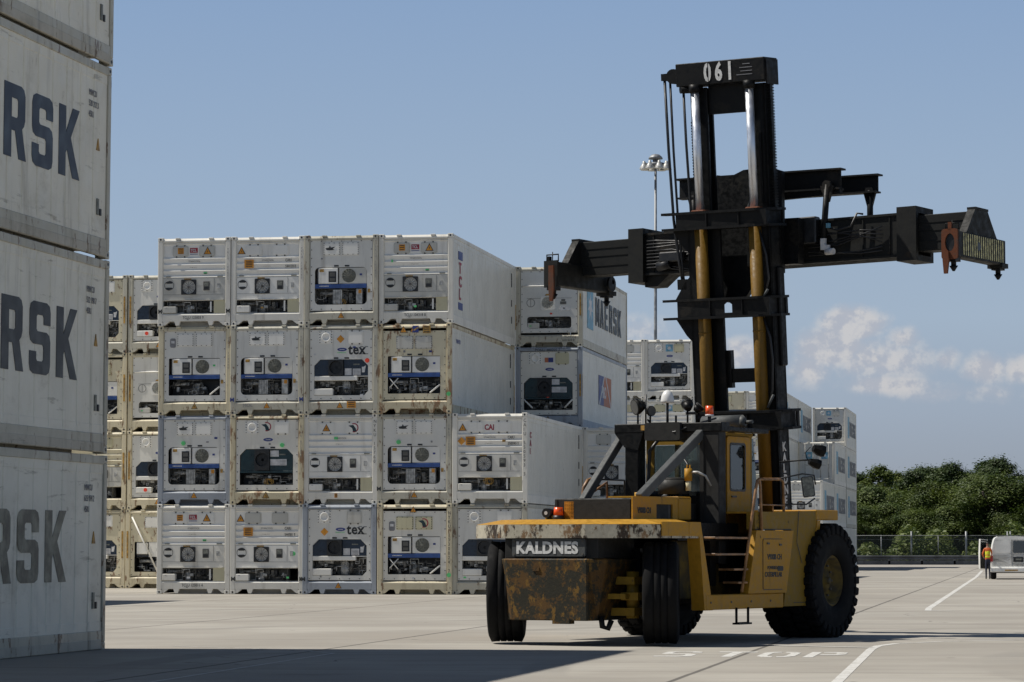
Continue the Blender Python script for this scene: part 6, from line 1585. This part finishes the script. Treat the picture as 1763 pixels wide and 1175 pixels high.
def crown_mesh(seed, h, w, n, leaf, mat, base=0.14):
    """leaf-sized faces gathered in fuzzy, flattened sprays of many sizes"""
    rnd = random.Random(seed); bm = bmesh.new(); clumps = []
    for k in range(int(70 + w * 5)):
        z = h * (base + (1 - base) * rnd.random() ** 0.8); q = (z / h - base) / (1 - base)
        env = (math.sin(math.pi * min(1, 0.20 + q * 0.78)) ** 0.75) * (1 + 0.22 * math.sin(3 * q * 6.3 + seed))
        rad = w / 2 * env * rnd.random() ** 0.45
        a = rnd.uniform(0, 2 * math.pi); cr = rnd.uniform(0.035, 0.115) * w
        clumps.append((Vector((rad * math.cos(a), rad * math.sin(a), min(z, h - cr * 0.4))), cr, Vector((rnd.uniform(-.5, .5), rnd.uniform(-.5, .5), 1)).normalized()))
    tot = sum(c[1] ** 2 for c in clumps); wts = [c[1] ** 2 / tot for c in clumps]
    for c, cr, ax in rnd.choices(clumps, wts, k=n):
        d = Vector((rnd.gauss(0, .62), rnd.gauss(0, .62), rnd.gauss(0, .40)))
        p = c + d * cr * 1.15
        s = leaf * rnd.uniform(0.55, 1.35)
        nn = (d.normalized() * .5 + ax + Vector((rnd.uniform(-.7, .7), rnd.uniform(-.7, .7), rnd.uniform(-.3, .5)))).normalized()
        q = nn.to_track_quat('Z', 'Y').to_matrix() @ Matrix.Rotation(rnd.uniform(0, 6.28), 3, 'Z')
        bm.faces.new([bm.verts.new(p + q @ Vector(v)) for v in ((-s, -s * .4, 0), (s * .2, -s * .6, s * .15), (s, 0, 0), (s * .1, s * .6, s * .12))])
    me = bpy.data.meshes.new('crown'); bm.to_mesh(me); bm.free(); me.materials.append(M[mat]); return me
def trunk_mesh(seed, h, w):
    rnd = random.Random(seed); m = MB()
    m.tube([(0, 0, -0.2), (rnd.uniform(-.2, .2), rnd.uniform(-.2, .2), h * .3), (rnd.uniform(-.4, .4), rnd.uniform(-.4, .4), h * .75)], w * 0.025, 7)
    for k in range(7):
        a = rnd.uniform(0, 6.28); z = h * rnd.uniform(.25, .6); r = w * rnd.uniform(.2, .38)
        m.tube([(0, 0, z), (r * .5 * math.cos(a), r * .5 * math.sin(a), z + h * .1), (r * math.cos(a), r * math.sin(a), z + h * rnd.uniform(.15, .28))], w * 0.01, 5)
    return m.mesh('trunk', ['bark'])
TREES = {}
for key, args in {'round': (1, 9.0, 8.5, 24000, 0.13, 'leaf_a'), 'tall': (2, 10.5, 6.5, 20000, 0.13, 'leaf_b'), 'wide': (3, 8.2, 9.5, 26000, 0.13, 'leaf_a'), 'pale': (4, 10.2, 5.2, 15000, 0.12, 'leaf_c'), 'pine': (5, 11.0, 6.0, 18000, 0.12, 'leaf_b')}.items():
    TREES[key] = (crown_mesh(*args[:5], args[5]), trunk_mesh(args[0], args[1], args[2]))
TL = {'round': 'rounded mid-green tree', 'tall': 'tall dark green tree', 'wide': 'broad spreading mid-green tree', 'pale': 'slender pale green tree', 'pine': 'dark uneven tall pine-like tree'}
spots = [('pale', 1515, 318, 1.02), ('tall', 1478, 322, 0.92), ('round', 1500, 308, 0.86), ('wide', 1545, 312, 0.92), ('pale', 1543, 330, 0.98), ('tall', 1572, 326, 0.96), ('round', 1600, 306, 0.90), ('pine', 1592, 335, 0.98),
         ('tall', 1612, 330, 1.0), ('pine', 1634, 322, 0.99), ('wide', 1648, 305, 0.95), ('tall', 1660, 330, 0.96), ('round', 1684, 312, 1.0), ('wide', 1716, 300, 1.08), ('tall', 1706, 322, 1.05), ('pine', 1722, 318, 1.03), ('round', 1752, 302, 0.84), ('wide', 1792, 305, 0.9),
         ('tall', 1830, 312, 1.0), ('round', 1870, 306, 1.0), ('pine', 1440, 315, 0.9), ('wide', 1400, 310, 0.9), ('round', 1350, 316, 0.95), ('round', 1528, 301, 0.66), ('wide', 1578, 300, 0.66), ('round', 1628, 299, 0.62), ('round', 1672, 298, 0.60), ('wide', 1740, 296, 0.60), ('round', 1488, 299, 0.62)]
tr_ = random.Random(8)
where_t = lambda px, D: ('behind the last stacks of containers' if px < 1462 else 'just right of the farthest containers' if px < 1510 else 'left of the middle of the fence' if px < 1560 else 'near the middle of the tree line' if px < 1620 else 'behind the tallest fence post' if px < 1675 else 'left of the white van' if px < 1700 else 'behind the white van' if px < 1763 else 'beyond the right edge of the view')
seen = {}
for key, px, D, s in spots:
    cm, tm = TREES[key]
    row = 'in the front row' if D < 309 else 'in the second row' if D < 320 else 'in the back row'
    lb = f"{TL[key]} {row}, {where_t(px, D)}".replace('behind the last stacks of containers', 'behind the last container stacks')
    seen[lb] = seen.get(lb, 0) + 1
    if seen[lb] > 1: lb = lb.replace(' tree ', ' smaller tree ' if s < 0.8 else ' fuller tree ', 1)
    t = thing('tree', lb, 'tree', ((px - 881.5) / 5380 * D, D, 0), tr_.uniform(0, 6.28), 'trees beyond the fence'); t.scale = (s * tr_.uniform(1.0, 1.15), s * tr_.uniform(1.0, 1.15), s * 0.92)
    obj('crown', cm, t); obj('trunk', tm, t)
def scrub():
    rnd = random.Random(12); bm = bmesh.new()
    for i in range(26000):
        x = rnd.uniform(18, 70); hmax = 2.2 + 1.1 * math.sin(x * 0.7) + 0.8 * math.sin(x * 1.9 + 1); z = rnd.uniform(0, max(0.8, hmax)) ; y = rnd.uniform(289, 295)
        s = 0.17 * rnd.uniform(.6, 1.4); q = Vector((rnd.gauss(0, 1), rnd.gauss(0, 1) - .5, rnd.gauss(0, 1) + .5)).normalized().to_track_quat('Z', 'Y').to_matrix()
        bm.faces.new([bm.verts.new(Vector((x, y, z)) + q @ Vector(v)) for v in ((-s, -s * .5, 0), (s, -s * .4, 0), (s * .6, s * .5, 0), (-s * .6, s * .5, 0))])
    me = bpy.data.meshes.new('undergrowth'); bm.to_mesh(me); bm.free(); me.materials.append(M['leaf_c']); return me
o = obj('undergrowth', scrub()); tag(o, 'low light green scrub growing behind the chain link fence', 'undergrowth', kind='stuff')

# ------------------------------------------------------------------ light tower
lt = thing('light_tower', 'tall grey high-mast light pole with a ring of lamps, behind the mast', 'light tower', ((1127.5 - 881.5) / 5380 * 235, 235, 0))
m = MB(); m.cyl((0, 0, 0), (0.12, 0, 29.3), 0.17, 0.09, seg=14); m.build('pole', ['galv'], lt)
m = MB(); m.lathe([(29.35, 0.001), (29.35, 0.55), (29.5, 0.5), (29.68, 0.30), (29.74, 0.001)], (0.12, 0, 0), 'Z', 20); m.cyl((0.12, 0, 28.6), (0.12, 0, 29.4), 0.22, seg=14); m.build('top_cap', ['galv'], lt)
m = MB(); m.lathe([(28.85, 0.62), (28.95, 0.66), (29.05, 0.62), (28.95, 0.58), (28.85, 0.62)], (0.12, 0, 0), 'Z', 24)
for k in range(4): m.tube([(0.12, 0, 28.95), (0.12 + 0.62 * math.cos(k * 1.571), 0.62 * math.sin(k * 1.571), 28.95)], 0.04, 6)
m.build('lamp_ring', ['galv'], lt)
for k in range(8):
    a = k * math.pi / 4 + 0.25; x, y = 0.12 + 0.92 * math.cos(a), 0.92 * math.sin(a)
    m = MB(); m.lathe([(28.55, 0.34), (28.62, 0.335), (28.85, 0.22), (29.0, 0.12), (29.15, 0.10), (29.18, 0.001)], (x, y, 0), 'Z', 16); m.cyl((x, y, 28.57), (x, y, 28.56), 0.31, seg=16, mi=1)
    m.tube([(0.12 + 0.6 * math.cos(a), 0.6 * math.sin(a), 28.95), (x, y, 29.05)], 0.04, 6)
    m.build('lamp_head', ['alu', 'white_label'], lt)

for o_ in lt.children:      # the head stands 31.4 m up
    if o_.name.startswith('pole'): o_.scale.z = 1.05
    else: o_.location.z = 1.45
# ------------------------------------------------------------------ van
M['vanpaint'] = plain('white_van_paint', (0.86, 0.85, 0.80), 0.3, var=0.06, scale=2); M['tail'] = plain('red_lamp_lens', (0.42, 0.02, 0.015), 0.25)
VX, VY = (1702 - 881.5) / 5380 * 147, 147.0
van = thing('van', 'white passenger van seen from behind with its front left door open', 'van', (VX, VY, 0), -RAD(9))
def van_body():
    m = MB(); L = 5.2
    sec = [(0.06, 0.42), (0.0, 0.55), (0.0, 1.05), (0.02, 1.25), (0.08, 1.62), (0.14, 1.86), (0.20, 1.95), (0.32, 2.0), (1.0, 2.03)]
    def ringat(y, k=1.0, top=1.0, tuck=0.0):
        pts = [(x + tuck, z if z < 1.1 else 1.1 + (z - 1.1) * top) for x, z in sec]; r = [(2.02 - x, z) for x, z in pts[::-1][1:]]
        return [m.bm.verts.new((x, y, z)) for x, z in pts + r]
    rs_ = [ringat(-0.02, tuck=0.07), ringat(0.03, tuck=0.02), ringat(0.12), ringat(3.3), ringat(4.1, top=0.92), ringat(4.55, top=0.12, tuck=0.02), ringat(5.3, top=-0.05, tuck=0.08)]
    for a_, b_ in zip(rs_, rs_[1:]):
        for i in range(len(a_) - 1): f = m.bm.faces.new((a_[i], a_[i + 1], b_[i + 1], b_[i])); f.smooth = False
        m.bm.faces.new((a_[-1], a_[0], b_[0], b_[-1]))
    m.bm.faces.new(rs_[0]); m.bm.faces.new(rs_[-1][::-1])
    return m.build('body', ['vanpaint'], van)
vb_ = van_body()
def rear_door(x0, x1, win, name='rear_door'):
    m = MB(); q = 0.02
    m.plate([[(x0, 0.62), (x1, 0.62), (x1, 1.25), (x1 - (0.1 if x1 > 1.5 else 0), 1.86), (x0 + (0.1 if x0 < 0.5 else 0), 1.86), (x0, 1.25)]], -0.02, 0.01)
    o = m.build(name, ['vanpaint'], van)
    m = MB(); m.plate([rrect(*win, 0.05)], -0.032, -0.021); m.build('window', ['tinted' if x0 > 0.5 else 'vanpaint'], o)
    m = MB(); m.plate([rect(x1 - 0.005, x1 + 0.01, 0.62, 1.86)] if x0 < 0.5 else [rect(x0 + 0.03, x0 + 0.1, 1.0, 1.03)], -0.026, -0.019); m.build('door_seam', ['seam'], o)
rear_door(0.16, 1.02, (0.26, 0.95, 1.24, 1.80)); rear_door(1.03, 1.86, (1.09, 1.78, 1.24, 1.80))
m = MB(); m.box(0.02, 2.0, -0.16, 0.04, 0.34, 0.56, b=0.03); m.box(0.7, 1.3, -0.17, -0.15, 0.40, 0.46, mi=1); m.build('bumper', ['vanpaint', 'amber'], van)
m = MB(); m.plate([rect(1.10, 1.55, 0.82, 1.05)], -0.035, -0.02); m.plate([rect(1.2, 1.48, 0.90, 0.98)], -0.04, -0.035, mi=1); m.build('number_plate', ['black', 'mesh_grey'], van)
for x0 in (0.0, 1.86): 
    m = MB(); m.box(x0, x0 + 0.16, -0.03, 0.06, 0.82, 1.12, b=0.02); m.build('tail_light', ['tail'], van)
for x, y in ((0.16, 1.0), (1.86, 1.0), (0.16, 4.4), (1.86, 4.4)):
    m = MB(); m.lathe([(-0.13, 0.18), (-0.13, 0.33), (-0.09, 0.37), (0.09, 0.37), (0.13, 0.33), (0.13, 0.18)], (0, 0, 0), 'X', 28); w_ = m.build('wheel', ['tyre'], van); w_.location = (x, y, 0.37)
    m = MB(); m.lathe([(-0.10, 0.20), (-0.07, 0.001)], (0, 0, 0), 'X', 20); m.lathe([(0.10, 0.20), (0.07, 0.001)], (0, 0, 0), 'X', 20); m.build('rim', ['alu'], w_)
m = MB(); m.box(0.1, 1.92, 0.1, 5.0, 0.30, 0.45); m.build('underbody', ['black'], van)
TD = Matrix.Translation((0.0, 4.15, 0)) @ Matrix.Rotation(RAD(62), 4, 'Z')
m = MB(TD); m.plate([[(-1.1, 0.48), (-0.02, 0.45), (0.0, 1.25), (-0.35, 1.86), (-1.05, 1.90), (-1.12, 1.2)], [(-1.0, 1.25), (-0.15, 1.27), (-0.42, 1.78), (-0.98, 1.80)]], -0.05, 0.03); od = m.build('open_door', ['vanpaint'], van)
m = MB(TD); m.plate([[(-1.05, 0.52), (-0.06, 0.5), (-0.05, 1.2), (-1.06, 1.18)]], -0.09, -0.051); m.plate([[(-1.08, 0.50), (-0.03, 0.48), (-0.02, 1.25), (-0.36, 1.84), (-1.03, 1.88), (-1.10, 1.2)], [(-1.0, 1.25), (-0.15, 1.27), (-0.42, 1.78), (-0.98, 1.80)]], -0.062, -0.051); m.build('door_trim', ['darkgrey'], od)
m = MB(TD); m.plate([[(-1.0, 1.25), (-0.15, 1.27), (-0.42, 1.78), (-0.98, 1.80)]], -0.012, -0.006); m.build('window', ['tinted'], od)
m = MB(TD); m.box(-0.42, -0.2, 0.05, 0.22, 1.22, 1.5, b=0.02); m.build('mirror', ['black'], od)
m = MB(); m.box(-0.005, 0.004, 3.1, 3.9, 1.30, 1.75); m.build('window', ['tinted'], van)

# ------------------------------------------------------------------ person
M['trouser'] = plain('dark_navy_trousers', (0.02, 0.024, 0.045), 0.8); M['orangeshirt'] = plain('orange_shirt', (0.62, 0.13, 0.03), 0.75); M['vest'] = plain('lime_hi_vis_vest', (0.68, 0.72, 0.03), 0.6)
M['skin'] = plain('skin', (0.22, 0.11, 0.07), 0.5); M['hair'] = plain('dark_hair', (0.015, 0.012, 0.01), 0.6); M['boot'] = plain('dark_boots', (0.02, 0.018, 0.016), 0.6)
def skin_obj(name, verts, edges, radii, mats, parent, root=0, sub=2):
    me = bpy.data.meshes.new(name); me.from_pydata([Vector(v) for v in verts], edges, [])
    tmp = bpy.data.objects.new('tmp', me); COL.objects.link(tmp)
    sk = tmp.modifiers.new('s', 'SKIN'); sk.use_smooth_shade = True
    ly = me.skin_vertices[0].data if me.skin_vertices else None
    if ly is None:
        bpy.context.view_layer.objects.active = tmp; ly = me.skin_vertices[0].data
    for i, r in enumerate(radii): ly[i].radius = (r, r) if isinstance(r, (int, float)) else r
    ly[root].use_root = True
    sb_ = tmp.modifiers.new('u', 'SUBSURF'); sb_.levels = sub; sb_.render_levels = sub
    bpy.context.view_layer.update()
    out = bpy.data.meshes.new_from_object(tmp.evaluated_get(bpy.context.evaluated_depsgraph_get()))
    bpy.data.objects.remove(tmp); out.name = name
    for mm in mats: out.materials.append(M[mm])
    return obj(name, out, parent)
PX, PY = (1697.5 - 881.5) / 5380 * 146.6, 146.6
pe = thing('person', 'person in orange shirt, lime hi-vis vest and dark trousers standing by the open van door', 'person', (PX + 0.03, PY, 0), RAD(-8)); pe.scale = (0.8, 0.9, 0.98)
# seen from behind, leaning in towards the door, left arm bent
V = [(0, 0, .95), (0, .02, 1.12), (0, .05, 1.30), (0, .08, 1.47), (0, .11, 1.56), (0, .14, 1.66), (0, .15, 1.74),
     (-.09, 0, .90), (-.10, -.03, .50), (-.10, -.02, .10), (-.11, .10, .04), (.09, 0, .90), (.10, .16, .52), (.11, .14, .10), (.11, .27, .04),
     (-.19, .07, 1.44), (-.30, .02, 1.20), (-.24, .22, 1.06), (.19, .08, 1.44), (.24, .20, 1.20), (.20, .40, 1.12), (-.22, .30, 1.04), (.19, .48, 1.12)]
E_ = [(0, 1), (1, 2), (2, 3), (3, 4), (4, 5), (5, 6), (0, 7), (7, 8), (8, 9), (9, 10), (0, 11), (11, 12), (12, 13), (13, 14), (3, 15), (15, 16), (16, 17), (3, 18), (18, 19), (19, 20), (17, 21), (20, 22)]
Rr = [(.16, .11), (.145, .10), (.16, .11), (.13, .09), .055, (.078, .09), (.07, .085), .085, .062, .045, .045, .085, .062, .045, .045, .062, .045, .035, .062, .045, .035, .03, .03]
body = skin_obj('body', V, E_, Rr, ['skin', 'trouser', 'orangeshirt', 'boot'], pe)
for p in body.data.polygons:
    c = p.center
    p.material_index = 3 if c.z < 0.13 else 1 if c.z < 0.97 else 2 if (c.z < 1.50 and not (abs(c.x) > 0.12 and c.y > 0.14 and c.z < 1.2)) else 0
    p.use_smooth = True
vt = skin_obj('vest', [(0, .0, .98), (0, .02, 1.12), (0, .05, 1.30), (0, .075, 1.44)], [(0, 1), (1, 2), (2, 3)], [(.175, .125), (.165, .12), (.178, .125), (.16, .10)], ['vest', 'orangeshirt'], pe)
for p in vt.data.polygons: p.material_index = 1 if (p.center.z < 0.99 or 1.15 < p.center.z < 1.18) else 0
hr = skin_obj('hair', [(0, .12, 1.66), (0, .145, 1.77)], [(0, 1)], [(.078, .075), (.082, .09)], ['hair'], pe)
for hx, hy, hz in ((-.21, .33, 1.03), (.185, .51, 1.12)):
    for k in range(5):
        a = (k - 2) * 0.017
        m = MB(); L_ = (.05, .072, .078, .07, .055)[k]
        if k == 0: m.tube([(hx + a, hy - .02, hz), (hx - .035 if hx < 0 else hx + .035, hy + .02, hz + .012), (hx - .03 if hx < 0 else hx + .03, hy + .045, hz)], .009, 6)
        else: m.tube([(hx + a, hy, hz), (hx + a, hy + L_ * .6, hz - .004), (hx + a, hy + L_, hz - .03)], .008, 6)
        m.build('finger', ['skin'], pe)
